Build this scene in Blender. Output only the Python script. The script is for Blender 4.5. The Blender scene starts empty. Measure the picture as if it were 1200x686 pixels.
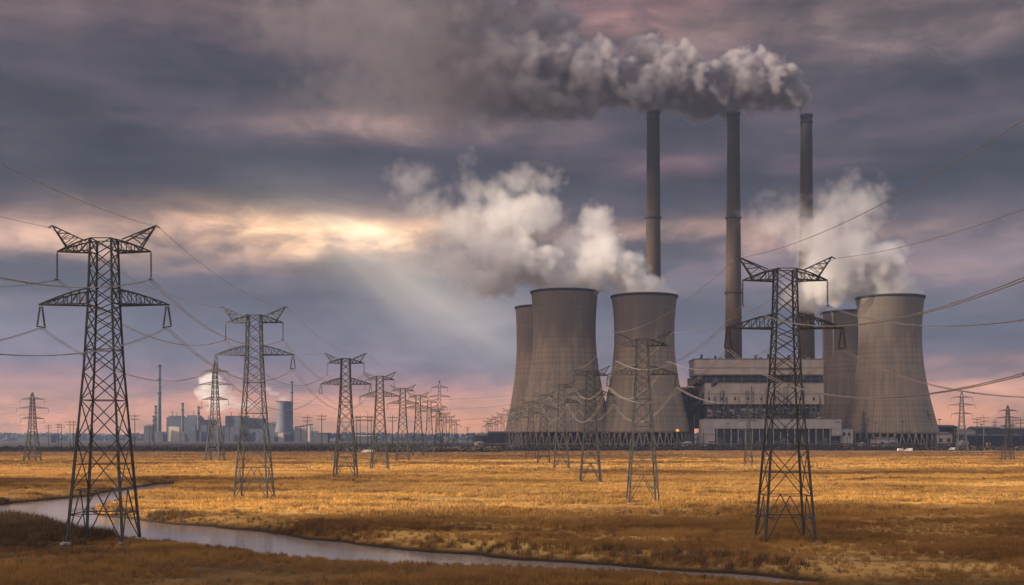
import bpy, bmesh, math, random
import numpy as np
from mathutils import Vector, Matrix
random.seed(7); rng = np.random.default_rng(7)
R = math.radians
scene = bpy.context.scene
C = scene.collection

# ------------------------------------------------------------------ camera
CAMZ, HZ, F = 13.0, 512.5, 1400.0          # eye height, horizon row of the photograph, focal length in its pixels
def X(px, D): return (px - 600.0) / F * D
def Z(py, D): return CAMZ + (HZ - py) / F * D
cam_d = bpy.data.cameras.new('camera'); cam = bpy.data.objects.new('camera', cam_d); C.objects.link(cam)
cam.location = (0, 0, CAMZ); cam.rotation_euler = (R(90), 0, 0)
cam_d.sensor_width = 36; cam_d.lens = F / 1200 * 36; cam_d.shift_y = (HZ - 343) / 1200
cam_d.clip_start = 0.5; cam_d.clip_end = 40000
scene.camera = cam
scene.render.engine = 'CYCLES'
cy = scene.cycles
cy.use_denoising = True
cy.max_bounces = 8; cy.diffuse_bounces = 2; cy.glossy_bounces = 2; cy.transmission_bounces = 2
cy.volume_bounces = 5; cy.transparent_max_bounces = 12
cy.volume_step_rate = 1.0; cy.volume_max_steps = 256
cy.sample_clamp_indirect = 4.0
scene.view_settings.view_transform = 'Standard'; scene.view_settings.look = 'None'
scene.view_settings.gamma = 1.0; scene.view_settings.use_curve_mapping = False
EXPO = 1.35
scene.view_settings.exposure = EXPO
K = 1.0 / (2 ** EXPO)

# ------------------------------------------------------------------ sun
SUN_EL, SUN_AZ = 13.0, -104.0              # azimuth from +Y towards +X: left, a little behind the camera
sd = bpy.data.lights.new('sun', 'SUN'); sd.energy = 5.0; sd.angle = R(0.6); sd.color = (1.0, 0.80, 0.58)
sun = bpy.data.objects.new('sun', sd); C.objects.link(sun)
to_sun = Vector((math.sin(R(SUN_AZ)) * math.cos(R(SUN_EL)), math.cos(R(SUN_AZ)) * math.cos(R(SUN_EL)), math.sin(R(SUN_EL))))
sun.rotation_euler = to_sun.to_track_quat('Z', 'Y').to_euler()
sun.location = (-300, 0, 200)

# ------------------------------------------------------------------ node helpers
def lin(c, k=1.0):
    o = []
    for v in c:
        v /= 255.0
        o.append((v / 12.92 if v <= .04045 else ((v + .055) / 1.055) ** 2.4) * k)
    return o
class NT:
    def __init__(s, tree): s.t = tree; s.n = tree.nodes; s.l = tree.links
    def new(s, typ, **kw):
        nd = s.n.new(typ)
        for k, v in kw.items(): setattr(nd, k, v)
        return nd
    def put(s, sock, v):
        if v is None: return
        if isinstance(v, bpy.types.NodeSocket): s.l.new(v, sock)
        else:
            if hasattr(sock.default_value, '__len__'):
                n = len(sock.default_value)
                if not hasattr(v, '__len__'): v = [v] * n
                v = list(v)
                if len(v) < n: v = v + [1.0] * (n - len(v))
            sock.default_value = v
    def m(s, op, a, b=None, c=None, clamp=False):
        nd = s.new('ShaderNodeMath', operation=op, use_clamp=clamp)
        s.put(nd.inputs[0], a); s.put(nd.inputs[1], b); s.put(nd.inputs[2], c); return nd.outputs[0]
    def v(s, op, a, b=None):
        nd = s.new('ShaderNodeVectorMath', operation=op)
        s.put(nd.inputs[0], a)
        if b is not None:
            if op == 'SCALE': s.put(nd.inputs['Scale'], b)
            else: s.put(nd.inputs[1], b)
        return nd.outputs['Value'] if op in ('LENGTH', 'DISTANCE', 'DOT_PRODUCT') else nd.outputs['Vector']
    def xyz(s, x, y, z):
        nd = s.new('ShaderNodeCombineXYZ'); s.put(nd.inputs[0], x); s.put(nd.inputs[1], y); s.put(nd.inputs[2], z); return nd.outputs[0]
    def sep(s, v):
        nd = s.new('ShaderNodeSeparateXYZ'); s.put(nd.inputs[0], v); return nd.outputs
    def noise(s, vec, scale=1, detail=3, rough=.5, dist=0.0, out=0):
        nd = s.new('ShaderNodeTexNoise'); s.put(nd.inputs['Vector'], vec); s.put(nd.inputs['Scale'], scale)
        s.put(nd.inputs['Detail'], detail); s.put(nd.inputs['Roughness'], rough); s.put(nd.inputs['Distortion'], dist)
        return nd.outputs[out]
    def mix(s, f, a, b, typ='MIX'):
        nd = s.new('ShaderNodeMix', data_type='RGBA', blend_type=typ)
        s.put(nd.inputs[0], f); s.put(nd.inputs[6], a); s.put(nd.inputs[7], b); return nd.outputs[2]
    def rng(s, v, a, b, c=0.0, d=1.0, smooth=True):
        nd = s.new('ShaderNodeMapRange', interpolation_type='SMOOTHSTEP' if smooth else 'LINEAR')
        s.put(nd.inputs[0], v)
        for i, q in enumerate((a, b, c, d)): s.put(nd.inputs[1 + i], q)
        return nd.outputs[0]
    def ramp(s, f, stops):
        nd = s.new('ShaderNodeValToRGB'); s.put(nd.inputs[0], f); e = nd.color_ramp.elements
        while len(e) < len(stops): e.new(0.5)
        for q, (p, c) in zip(e, stops): q.position = p; q.color = (*c[:3], 1)
        return nd.outputs[0]

# ------------------------------------------------------------------ sky
w = bpy.data.worlds.new('World'); scene.world = w; w.use_nodes = True
def build_world():
    T = NT(w.node_tree); T.n.clear()
    d = T.new('ShaderNodeTexCoord').outputs['Generated']
    x, y, z = T.sep(d)
    az = T.m('ARCTAN2', x, y); el = T.m('ARCSINE', z)
    # streaky cloud noise: long in azimuth, short in elevation
    vs = T.xyz(T.m('MULTIPLY', az, 4.0), T.m('MULTIPLY', el, 17.0), 3.1)
    wn = T.noise(vs, 1.0, 5, .55, .3)
    vs2 = T.xyz(T.m('MULTIPLY', az, 9.0), T.m('MULTIPLY', el, 34.0), 9.7)
    wn2 = T.noise(vs2, 1.0, 4, .5, .2)
    vs3 = T.xyz(T.m('MULTIPLY', az, 16.0), T.m('MULTIPLY', el, 26.0), 1.7)
    wn3 = T.noise(vs3, 1.0, 6, .55, .6)
    azw = T.m('ADD', az, T.m('MULTIPLY', T.m('SUBTRACT', wn2, .5), .13))
    elw = T.m('ADD', T.m('ADD', el, T.m('MULTIPLY', T.m('SUBTRACT', wn, .5), .040)), T.m('MULTIPLY', T.m('SUBTRACT', wn3, .5), .022))
    # vertical order of the cloud layers, by photograph rows
    rows = [(512, (214, 148, 100)), (495, (220, 152, 104)), (470, (204, 145, 112)), (448, (152, 116, 114)), (425, (106, 97, 114)),
            (380, (98, 94, 108)), (330, (108, 100, 110)), (300, (118, 104, 112)), (270, (112, 98, 104)), (235, (82, 75, 88)),
            (195, (84, 77, 90)), (160, (98, 87, 97)), (125, (86, 78, 89)), (90, (80, 73, 84)), (50, (98, 84, 90)), (10, (104, 88, 92)), (-80, (86, 80, 90))]
    tmax = .5
    stops = [(min(1, max(0, math.atan((HZ - r) / F) / tmax)), lin(c, K * (.54 if r <= 240 else .64 if r <= 400 else .78 if r <= 430 else .9 if r <= 450 else 1.0))) for r, c in rows]
    base = T.ramp(T.m('DIVIDE', elw, tmax), stops)
    # broad light / dark modulation
    mod = T.m('ADD', .22, T.m('MULTIPLY', T.rng(wn, .30, .70, 0, 1.4, False), 1.1))
    low = T.rng(el, .02, .07)
    mod = T.m('ADD', T.m('MULTIPLY', mod, low), T.m('SUBTRACT', 1.0, low))
    vs4 = T.xyz(T.m('MULTIPLY', az, 11.0), T.m('MULTIPLY', el, 30.0), 5.5)
    wn4 = T.noise(T.v('ADD', vs4, T.v('SCALE', T.xyz(wn3, wn, 0), .8)), 1.0, 9, .62, .2)
    m4 = T.rng(wn4, .30, .70, 0, 1, False)
    mod2 = T.m('ADD', .50, T.m('MULTIPLY', m4, 1.0))
    col = T.v('SCALE', T.v('SCALE', base, mod), mod2)
    col = T.v('MULTIPLY', col, T.mix(T.rng(T.m('MULTIPLY', m4, mod), .25, .85), (.97, .96, 1.0), (1.14, 1.0, .91)))
    def gauss(u, vv, su, sv, rot=0.0, warp=1):
        a0 = math.atan((u - 600) / F); e0 = math.atan((HZ - vv) * math.cos(a0) / F)
        A = azw if warp else az; E = elw if warp else el
        da = T.m('SUBTRACT', A, a0); de = T.m('SUBTRACT', E, e0)
        if rot:
            c_, s_ = math.cos(rot), math.sin(rot)
            p = T.m('ADD', T.m('MULTIPLY', da, c_), T.m('MULTIPLY', de, s_))
            q = T.m('SUBTRACT', T.m('MULTIPLY', de, c_), T.m('MULTIPLY', da, s_))
        else: p, q = da, de
        p = T.m('DIVIDE', p, su / F); q = T.m('DIVIDE', q, sv / F)
        r2 = T.m('ADD', T.m('MULTIPLY', p, p), T.m('MULTIPLY', q, q))
        return T.m('EXPONENT', T.m('MULTIPLY', r2, -.5))
    def add(u, vv, su, sv, c, rot=0.0, warp=1, tex=None):
        nonlocal col
        g = gauss(u, vv, su, sv, rot, warp)
        if tex is not None: g = T.m('MULTIPLY', g, tex)
        col = T.v('ADD', col, T.v('SCALE', T.xyz(*[q * K for q in c]), g))
    streak = T.rng(wn2, .38, .62, .25, 1.5)
    puff = T.m('MULTIPLY', T.rng(wn3, .35, .65, .55, 1.25), T.rng(wn4, .32, .66, .55, 1.35))
    def dark(u, vv, su, sv, k, rot=0.0):
        nonlocal col
        g = gauss(u, vv, su, sv, rot)
        col = T.v('SCALE', col, T.m('SUBTRACT', 1.0, T.m('MULTIPLY', g, k)))
    dark(360, 88, 130, 20, .30); dark(60, 200, 140, 22, .22); dark(1090, 120, 120, 26, .25); dark(700, 215, 160, 20, .15)
    dark(230, 235, 110, 10, .2); dark(1130, 210, 90, 20, .2); dark(640, 140, 80, 14, .1)
    add(350, 276, 150, 20, (.66, .38, .20), 0, 1, puff)
    add(385, 269, 90, 15, (.72, .43, .19), 0, 1, puff)
    add(408, 270, 22, 9, (.45, .38, .24), 0, 1)
    add(60, 277, 100, 15, (.48, .28, .17), 0, 1, puff)
    add(225, 262, 40, 8, (.30, .15, .10), 0, 1, puff)
    add(475, 142, 85, 13, (.30, .18, .13), 0, 1, puff)
    add(840, 272, 120, 9, (.40, .22, .13), 0, 1, puff)
    add(840, 190, 120, 16, (.10, .05, .05), 0, 1, streak)
    add(960, 40, 230, 26, (.13, .085, .068), 0, 1, puff)
    add(730, 15, 60, 20, (.18, .08, .07), 0, 1, puff)
    add(1150, 310, 90, 14, (.12, .065, .05), 0, 1, streak)
    add(1150, 452, 130, 15, (.40, .17, .08), 0, 1, streak)
    add(60, 465, 260, 14, (.10, .03, .03), 0, 1, streak)
    # pale shafts of light fanning down to the right below the bright gap
    fan = T.m('ARCTAN2', T.m('SUBTRACT', el, math.atan((HZ - 225) / F)), T.m('SUBTRACT', az, math.atan((330 - 600) / F)))
    fn = T.noise(T.xyz(T.m('MULTIPLY', fan, 6.0), 0, 0), 1.0, 2, .5)
    add(520, 350, 125, 36, (.23, .20, .15), -0.56, 0, T.rng(fn, .3, .7, .75, 1.2))
    add(450, 318, 80, 22, (.20, .165, .11), -0.50, 0)
    # nishita sky shows through where the cloud is thin
    sky = T.new('ShaderNodeTexSky', sky_type='NISHITA', sun_disc=False)
    sky.sun_elevation = R(SUN_EL); sky.sun_rotation = R(SUN_AZ); sky.altitude = 100; sky.dust_density = 3
    skyc = T.v('SCALE', sky.outputs[0], .06)
    col = T.mix(.05, col, skyc)
    # cloud brighter outside the photographed quarter of the sky, warm towards the sun
    f_out = T.m('MAXIMUM', T.rng(T.m('ABSOLUTE', az), .52, 1.2), T.rng(el, .42, .8))
    outc = T.v('SCALE', T.xyz(*[q for q in (.215, .197, .205)]), T.m('ADD', .55, T.m('MULTIPLY', wn, .9)))
    glow = T.m('EXPONENT', T.m('MULTIPLY', T.m('ADD', T.m('POWER', T.m('DIVIDE', T.m('SUBTRACT', az, R(-95)), .55), 2), T.m('POWER', T.m('DIVIDE', T.m('SUBTRACT', el, .2), .28), 2)), -.5))
    outc = T.v('ADD', outc, T.v('SCALE', T.xyz(1.3, .80, .48), glow))
    col = T.mix(f_out, col, outc)
    # below the horizon: dull earth
    col = T.mix(T.rng(el, -.02, -.002), T.xyz(.03, .022, .018), col)
    bg = T.new('ShaderNodeBackground'); T.put(bg.inputs[0], col); bg.inputs[1].default_value = 1.0
    T.l.new(bg.outputs[0], T.new('ShaderNodeOutputWorld').inputs[0])
build_world()
w.cycles.sampling_method = 'MANUAL'; w.cycles.sample_map_resolution = 512

# ------------------------------------------------------------------ materials
MATS = {}
def material(name, fn):
    m = bpy.data.materials.new(name); m.use_nodes = True
    T = NT(m.node_tree); bs = T.n['Principled BSDF']; fn(T, bs, m); MATS[name] = m; return m
def bump(T, bs, h, strength=.3, dist=.1):
    b = T.new('ShaderNodeBump'); T.put(b.inputs['Height'], h); b.inputs['Strength'].default_value = strength; b.inputs['Distance'].default_value = dist
    T.l.new(b.outputs[0], bs.inputs['Normal'])
def simple(name, c1, c2=None, rough=.7, metal=0.0, scale=.5, detail=4, stretch=(1, 1, 1), coord='Object'):
    def fn(T, bs, m):
        p = T.new('ShaderNodeTexCoord').outputs[coord]
        n = T.noise(T.v('MULTIPLY', p, stretch), scale, detail, .6)
        T.put(bs.inputs['Base Color'], T.mix(T.rng(n, .3, .7), c1, c2 or [q * .7 for q in c1]))
        bs.inputs['Roughness'].default_value = rough; bs.inputs['Metallic'].default_value = metal
    return material(name, fn)
def world_pos(T): return T.new('ShaderNodeNewGeometry').outputs['Position']

def field_colour(T, p):
    """straw, rust and olive patches lying in long cross-wise drifts"""
    n1 = T.noise(T.v('MULTIPLY', p, (.010, .040, 0)), 1, 5, .6, .4)
    n2 = T.noise(T.v('MULTIPLY', p, (.05, .16, 0)), 1, 4, .6, .2)
    n3 = T.noise(T.v('MULTIPLY', p, (.35, .7, 0)), 1, 3, .6)
    a = T.mix(T.rng(n1, .40, .60), (.66, .40, .122), (.39, .225, .072))
    b = T.mix(T.rng(n2, .50, .70), a, (.20, .105, .040))
    c = T.mix(T.m('MULTIPLY', T.rng(n3, .45, .7), .5), b, (.50, .31, .12))
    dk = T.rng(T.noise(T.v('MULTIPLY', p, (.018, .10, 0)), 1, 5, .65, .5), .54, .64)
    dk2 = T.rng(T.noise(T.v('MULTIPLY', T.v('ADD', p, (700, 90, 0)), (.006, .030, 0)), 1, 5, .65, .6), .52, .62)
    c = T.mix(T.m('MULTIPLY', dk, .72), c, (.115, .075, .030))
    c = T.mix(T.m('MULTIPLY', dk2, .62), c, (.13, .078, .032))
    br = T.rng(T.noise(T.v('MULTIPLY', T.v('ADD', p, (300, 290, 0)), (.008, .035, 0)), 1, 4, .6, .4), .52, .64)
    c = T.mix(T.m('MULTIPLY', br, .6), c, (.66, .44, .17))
    return c
def brown_far(T, p, c):
    x, y, z = T.sep(p)
    nn = T.noise(T.v('MULTIPLY', p, (.004, .006, 0)), 1, 4, .6)
    yb = T.m('ADD', y, T.m('MULTIPLY', T.m('SUBTRACT', nn, .5), 300))
    n4 = T.noise(T.v('MULTIPLY', p, (.012, .05, 0)), 1, 4, .6)
    t1 = T.m('MULTIPLY', T.rng(yb, 600, 790), T.rng(n4, .30, .55, .55, .95))
    return T.mix(t1, c, T.mix(n4, (.20, .115, .062), (.10, .064, .045)))
def m_ground(T, bs, m):
    p = world_pos(T); x, y, z = T.sep(p)
    c = field_colour(T, p)
    mud = T.m('MULTIPLY', T.rng(z, .80, .1), T.rng(y, 420, 380))
    c = T.mix(mud, c, (.045, .032, .022))
    c = brown_far(T, p, c)
    nn = T.noise(T.v('MULTIPLY', p, (.004, .004, 0)), 1, 4, .6)
    t2 = T.rng(T.m('ADD', y, T.m('MULTIPLY', T.m('SUBTRACT', nn, .5), 120)), 930, 1010)
    n4 = T.noise(T.v('MULTIPLY', p, (.02, .05, 0)), 1, 4, .6)
    c = T.mix(t2, c, T.mix(n4, (.075, .058, .048), (.045, .042, .045)))
    T.put(bs.inputs['Base Color'], c); bs.inputs['Roughness'].default_value = .95
    bs.inputs['Specular IOR Level'].default_value = .1
    bump(T, bs, T.noise(T.v('MULTIPLY', p, (1.2, 2.0, 1)), 1, 5, .7), .9, .5)
material('ground', m_ground)
def m_grass(T, bs, m):
    p = world_pos(T); x, y, z = T.sep(p)
    c = field_colour(T, p)
    c = brown_far(T, p, c)
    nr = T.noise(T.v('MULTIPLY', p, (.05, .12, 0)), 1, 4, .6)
    c = T.mix(T.m('MULTIPLY', T.rng(y, 185, 150), T.rng(nr, .3, .65, .25, .75)), c, (.17, .095, .045))  # near meadow's browner tone, darkened further where the cloud shade falls
    ri = T.new('ShaderNodeObjectInfo').outputs['Random']
    c = T.mix(T.m('MULTIPLY', ri, .35), c, (.30, .15, .055))
    c = T.v('SCALE', c, T.m('ADD', .82, T.m('MULTIPLY', ri, .36)))
    T.put(bs.inputs['Base Color'], c); bs.inputs['Roughness'].default_value = .8
    bs.inputs['Specular IOR Level'].default_value = .15
    tr = T.new('ShaderNodeBsdfTranslucent'); T.put(tr.inputs[0], c)
    mx = T.new('ShaderNodeMixShader'); mx.inputs[0].default_value = .3
    T.l.new(bs.outputs[0], mx.inputs[1]); T.l.new(tr.outputs[0], mx.inputs[2])
    T.l.new(mx.outputs[0], T.n['Material Output'].inputs[0])
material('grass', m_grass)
simple('rush', (.075, .047, .026), (.14, .080, .040), .9, 0, .8)
simple('scrub', (.050, .044, .034), (.085, .062, .042), .95, 0, .05)
simple('woods', (.035, .040, .040), (.050, .048, .044), .95, 0, .02)
def m_water(T, bs, m):
    p = world_pos(T)
    T.put(bs.inputs['Base Color'], (.30, .265, .25)); bs.inputs['Roughness'].default_value = .10
    bs.inputs['IOR'].default_value = 1.33; bs.inputs['Specular IOR Level'].default_value = .5
    n = T.m('ADD', T.noise(T.v('MULTIPLY', p, (.8, 2.2, 1)), 1, 4, .6), T.noise(T.v('MULTIPLY', p, (.12, .3, 1)), 1, 2, .5))
    bump(T, bs, n, .12, .12)
material('water', m_water)
simple('steel', (.034, .040, .046), (.060, .066, .072), .6, .1, 1.2)
simple('far_steel', (.034, .039, .048), (.055, .06, .07), .6, .1, .3)
simple('insulator', (.035, .028, .028), (.055, .040, .038), .3, 0, 4)
simple('cable', (.42, .40, .38), (.34, .32, .30), .42, .6, .3)
simple('footing', (.30, .29, .27), (.22, .21, .19), .9, 0, 1.5)
simple('wood', (.10, .075, .055), (.06, .045, .035), .9, 0, .6)
def m_tower(T, bs, m):
    tc = T.new('ShaderNodeTexCoord').outputs['Object']; x, y, z = T.sep(tc)
    ang = T.m('ARCTAN2', y, x)
    # ribs and lift joints cast into the shell
    rib = T.m('POWER', T.m('ABSOLUTE', T.m('SINE', T.m('MULTIPLY', ang, 44.0))), 3.0)
    lift = T.rng(T.m('ABSOLUTE', T.m('SUBTRACT', T.m('FRACT', T.m('DIVIDE', z, 5.6)), .5)), .40, .49)
    cyl = T.xyz(T.m('MULTIPLY', ang, 9.0), 0, T.m('MULTIPLY', z, .018))
    n1 = T.noise(cyl, 1, 5, .6)
    n2 = T.noise(T.xyz(T.m('MULTIPLY', ang, 3.0), 1.2, T.m('MULTIPLY', z, .03)), 1, 3, .5)
    ring = T.noise(T.xyz(0, 0, T.m('MULTIPLY', z, .16)), 1, 2, .6)
    c = T.mix(T.rng(n2, .3, .7), (.305, .240, .172), (.222, .178, .135))
    c = T.mix(T.m('MULTIPLY', T.rng(n1, .42, .68), .55), c, (.11, .098, .088))
    c = T.mix(T.m('MULTIPLY', T.rng(ring, .42, .62), .38), c, (.34, .28, .21))
    # weather-blackened collar below the rim, uneven in height
    zz = T.m('ADD', z, T.m('MULTIPLY', T.m('SUBTRACT', n2, .5), 50))
    st = T.m('MULTIPLY', T.rng(zz, 92, 140), .72)
    c = T.mix(st, c, (.085, .078, .074))
    c = T.mix(T.m('MULTIPLY', rib, .24), c, (.075, .066, .058))
    c = T.mix(T.m('MULTIPLY', lift, .38), c, (.09, .08, .072))
    T.put(bs.inputs['Base Color'], c); bs.inputs['Roughness'].default_value = .9
    bump(T, bs, T.m('SUBTRACT', 0, rib), .4, .5)
material('tower_concrete', m_tower)
def m_chimney(T, bs, m):
    tc = T.new('ShaderNodeTexCoord').outputs['Object']; x, y, z = T.sep(tc)
    ang = T.m('ARCTAN2', y, x)
    n = T.noise(T.xyz(T.m('MULTIPLY', ang, 1.5), 0, T.m('MULTIPLY', z, .02)), 1, 5, .6)
    c = T.mix(T.rng(n, .3, .7), (.082, .054, .032), (.058, .040, .026))
    lift = T.rng(T.m('ABSOLUTE', T.m('SUBTRACT', T.m('FRACT', T.m('DIVIDE', z, 7)), .5)), .42, .49)
    c = T.mix(T.m('MULTIPLY', lift, .2), c, (.07, .06, .055))
    zz = T.m('ADD', z, T.m('MULTIPLY', T.m('SUBTRACT', n, .5), 90))
    c = T.mix(T.m('MULTIPLY', T.rng(zz, 180, 350), .92), c, (.011, .010, .010))
    T.put(bs.inputs['Base Color'], c); bs.inputs['Roughness'].default_value = .9
material('chimney_concrete', m_chimney)
def panelled(name, c1, c2, pw, ph, rough=.6, line=.5):
    def fn(T, bs, m):
        tc = T.new('ShaderNodeTexCoord').outputs['Object']; x, y, z = T.sep(tc)
        u = T.m('ADD', x, y)
        lx = T.rng(T.m('ABSOLUTE', T.m('SUBTRACT', T.m('FRACT', T.m('DIVIDE', u, pw)), .5)), .44, .49)
        lz = T.rng(T.m('ABSOLUTE', T.m('SUBTRACT', T.m('FRACT', T.m('DIVIDE', z, ph)), .5)), .44, .49)
        pid = T.xyz(T.m('FLOOR', T.m('DIVIDE', u, pw)), T.m('FLOOR', T.m('DIVIDE', z, ph)), 0)
        wn = T.new('ShaderNodeTexWhiteNoise'); T.put(wn.inputs[0], pid)
        n = T.noise(T.v('MULTIPLY', tc, (.12, .12, .03)), 1, 5, .65)
        c = T.mix(T.rng(n, .35, .75), c1, c2)
        c = T.v('SCALE', c, T.m('ADD', .93, T.m('MULTIPLY', wn.outputs[0], .12)))
        c = T.mix(T.m('MULTIPLY', T.m('MAXIMUM', lx, lz), line), c, [q * .45 for q in c1])
        T.put(bs.inputs['Base Color'], c); bs.inputs['Roughness'].default_value = rough
    return material(name, fn)
panelled('cladding', (.44, .375, .31), (.34, .29, .245), 7, 5, .6, .25)
panelled('white_cladding', (.42, .39, .37), (.32, .30, .285), 6, 4, .6, .3)
panelled('dark_cladding', (.014, .018, .028), (.026, .030, .042), 5, 4, .5, .4)
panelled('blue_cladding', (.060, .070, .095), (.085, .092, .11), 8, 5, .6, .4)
simple('dark', (.010, .011, .014), (.02, .021, .026), .8, 0, .1)
simple('glass', (.030, .036, .048), (.050, .056, .070), .25, .0, .2)
simple('pipe', (.20, .19, .19), (.10, .10, .11), .5, .5, .1)
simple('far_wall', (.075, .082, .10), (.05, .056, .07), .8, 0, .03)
simple('white_paint', (.55, .54, .53), (.45, .44, .43), .4, 0, 1)
simple('rubber', (.02, .02, .02), (.03, .03, .03), .8, 0, 3)
def m_lamp(T, bs, m):
    bs.inputs['Base Color'].default_value = (.9, .35, .08, 1)
    bs.inputs['Emission Color'].default_value = (1, .33, .06, 1); bs.inputs['Emission Strength'].default_value = .42
material('sodium_lamp', m_lamp)

# ------------------------------------------------------------------ mesh helpers
class MB:
    def __init__(s): s.v = []; s.f = []; s.sm = []
    def add(s, vs, fs, smooth=False):
        o = len(s.v); s.v += [tuple(q) for q in vs]; s.f += [tuple(i + o for i in f) for f in fs]; s.sm += [smooth] * len(fs); return s
    def box(s, x0, x1, y0, y1, z0, z1):
        vs = [(x, y, z) for z in (z0, z1) for y in (y0, y1) for x in (x0, x1)]
        return s.add(vs, [(0, 2, 3, 1), (4, 5, 7, 6), (0, 1, 5, 4), (2, 6, 7, 3), (0, 4, 6, 2), (1, 3, 7, 5)])
    def bar(s, a, b, t, t2=None, n=4, r2=None):
        a = Vector(a); b = Vector(b); d = (b - a)
        if d.length < 1e-6: return s
        d.normalize(); up = Vector((0, 0, 1)) if abs(d.z) < .95 else Vector((0, 1, 0))
        u = d.cross(up).normalized(); w_ = d.cross(u)
        ra = t / 2 * (1.414 if n == 4 else 1); rb = (r2 if r2 is not None else t) / 2 * (1.414 if n == 4 else 1)
        ph = math.pi / 4 if n == 4 else 0
        vs = []
        for P, r in ((a, ra), (b, rb)):
            for k in range(n):
                an = 2 * math.pi * k / n + ph; vs.append(P + u * math.cos(an) * r + w_ * math.sin(an) * r)
        fs = [(k, (k + 1) % n, n + (k + 1) % n, n + k) for k in range(n)] + [tuple(range(n))[::-1], tuple(range(n, 2 * n))]
        return s.add(vs, fs, n > 6)
    def lathe(s, prof, n=24, c=(0, 0, 0), cap=True, smooth=True):
        o = []; fs = []
        for r, z in prof:
            for k in range(n):
                a = 2 * math.pi * k / n; o.append((c[0] + r * math.cos(a), c[1] + r * math.sin(a), c[2] + z))
        for i in range(len(prof) - 1):
            for k in range(n):
                fs.append((i * n + k, i * n + (k + 1) % n, (i + 1) * n + (k + 1) % n, (i + 1) * n + k))
        if cap: fs.append(tuple(range(n))[::-1]); fs.append(tuple(range((len(prof) - 1) * n, len(prof) * n)))
        return s.add(o, fs, smooth)
    def tube(s, pts, r, n=5):
        o = []; fs = []; pts = [Vector(p) for p in pts]
        for i, p in enumerate(pts):
            d = (pts[min(i + 1, len(pts) - 1)] - pts[max(i - 1, 0)]).normalized()
            up = Vector((0, 0, 1)) if abs(d.z) < .95 else Vector((0, 1, 0))
            u = d.cross(up).normalized(); w_ = d.cross(u)
            for k in range(n):
                a = 2 * math.pi * k / n; o.append(p + u * math.cos(a) * r + w_ * math.sin(a) * r)
        for i in range(len(pts) - 1):
            for k in range(n): fs.append((i * n + k, i * n + (k + 1) % n, (i + 1) * n + (k + 1) % n, (i + 1) * n + k))
        fs.append(tuple(range(n))[::-1]); fs.append(tuple(range((len(pts) - 1) * n, len(pts) * n)))
        return s.add(o, fs, True)
    def build(s, name, mat, parent=None, loc=None):
        me = bpy.data.meshes.new(name); me.from_pydata(s.v, [], s.f); me.update()
        me.polygons.foreach_set('use_smooth', s.sm)
        o = bpy.data.objects.new(name, me); C.objects.link(o)
        if mat: me.materials.append(MATS[mat])
        if parent is not None: o.parent = parent
        if loc is not None: o.location = loc
        return o
def tag(o, label=None, cat=None, group=None, kind=None):
    if label: o['label'] = label
    if cat: o['category'] = cat
    if group: o['group'] = group
    if kind: o['kind'] = kind
    return o
def empty(name, loc, rz=0.0, sc=1.0):
    o = bpy.data.objects.new(name, None); C.objects.link(o); o.location = loc; o.rotation_euler.z = rz; o.scale = (sc,) * 3
    o.empty_display_size = 1; return o
def copy_tree(o, parent=None):
    c = o.copy(); C.objects.link(c)
    if parent is not None: c.parent = parent
    for ch in [q for q in KIDS.get(o.name, [])]: copy_tree(ch, c)
    return c
KIDS = {}
def register(root):
    ks = [q for q in bpy.data.objects if q.parent == root]; KIDS[root.name] = ks
    for k in ks: register(k)
def placed(proto, first, name_loc, rz=0.0, sc=(1, 1, 1), label=None):
    o = proto if first else copy_tree(proto)
    o.location = name_loc; o.rotation_euler.z = rz; o.scale = sc
    if label: o['label'] = label
    return o

# ------------------------------------------------------------------ terrain
def WP(px, py): D = CAMZ * F / (py - HZ); return (X(px, D), D)
OUT = [(202, 565.5), (165, 570.5), (130, 577), (95, 582), (40, 588), (0, 593), (-120, 599), (-200, 606),
       (-120, 609), (0, 608), (60, 618), (110, 627), (165, 632), (240, 642), (330, 652), (450, 661), (600, 667), (720, 673), (860, 679), (960, 685),
       (940, 682), (870, 675), (800, 669), (740, 666), (600, 656.5), (450, 643), (340, 629), (240, 618.5), (170, 611.5), (125, 607), (104, 603.5),
       (108, 598), (130, 590.5), (165, 582), (192, 574), (208, 568.5)]
poly = np.array([WP(*p) for p in OUT])
def chaikin(p, n=2):
    for _ in range(n):
        q = np.roll(p, -1, 0); p = np.stack([.75 * p + .25 * q, .25 * p + .75 * q], 1).reshape(-1, 2)
    return p
poly = chaikin(poly, 2)
def sdf(x, y):
    d = np.full(x.shape, 1e9); ins = np.zeros(x.shape, bool)
    n = len(poly)
    for i in range(n):
        ax, ay = poly[i]; bx, by = poly[(i + 1) % n]
        ex, ey = bx - ax, by - ay; L = ex * ex + ey * ey + 1e-9
        t = np.clip(((x - ax) * ex + (y - ay) * ey) / L, 0, 1)
        d = np.minimum(d, np.hypot(x - ax - t * ex, y - ay - t * ey))
        c = ((ay > y) != (by > y))
        with np.errstate(divide='ignore', invalid='ignore'):
            ins ^= c & (x < (bx - ax) * (y - ay) / (by - ay + 1e-12) + ax)
    return np.where(ins, -d, d)
near_px = np.array([(-400, 612), (-200, 609), (0, 607), (60, 617), (110, 626), (165, 631), (240, 641), (330, 651), (600, 667), (860, 679), (1000, 687), (1500, 690)])
nb = np.array([WP(a, b) for a, b in near_px]); nb = nb[np.argsort(nb[:, 0])]
_ph = rng.uniform(0, 6.28, (24, 2)); 
def wob(x, y, s):
    r = np.zeros_like(x)
    for k in range(8):
        f = s * 1.7 ** (k % 4); a = _ph[k, 0] + k; r += np.sin(x * f * math.cos(a) + y * f * math.sin(a) + _ph[k, 1]) / (1 + (k % 4))
    return r / 3
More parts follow.
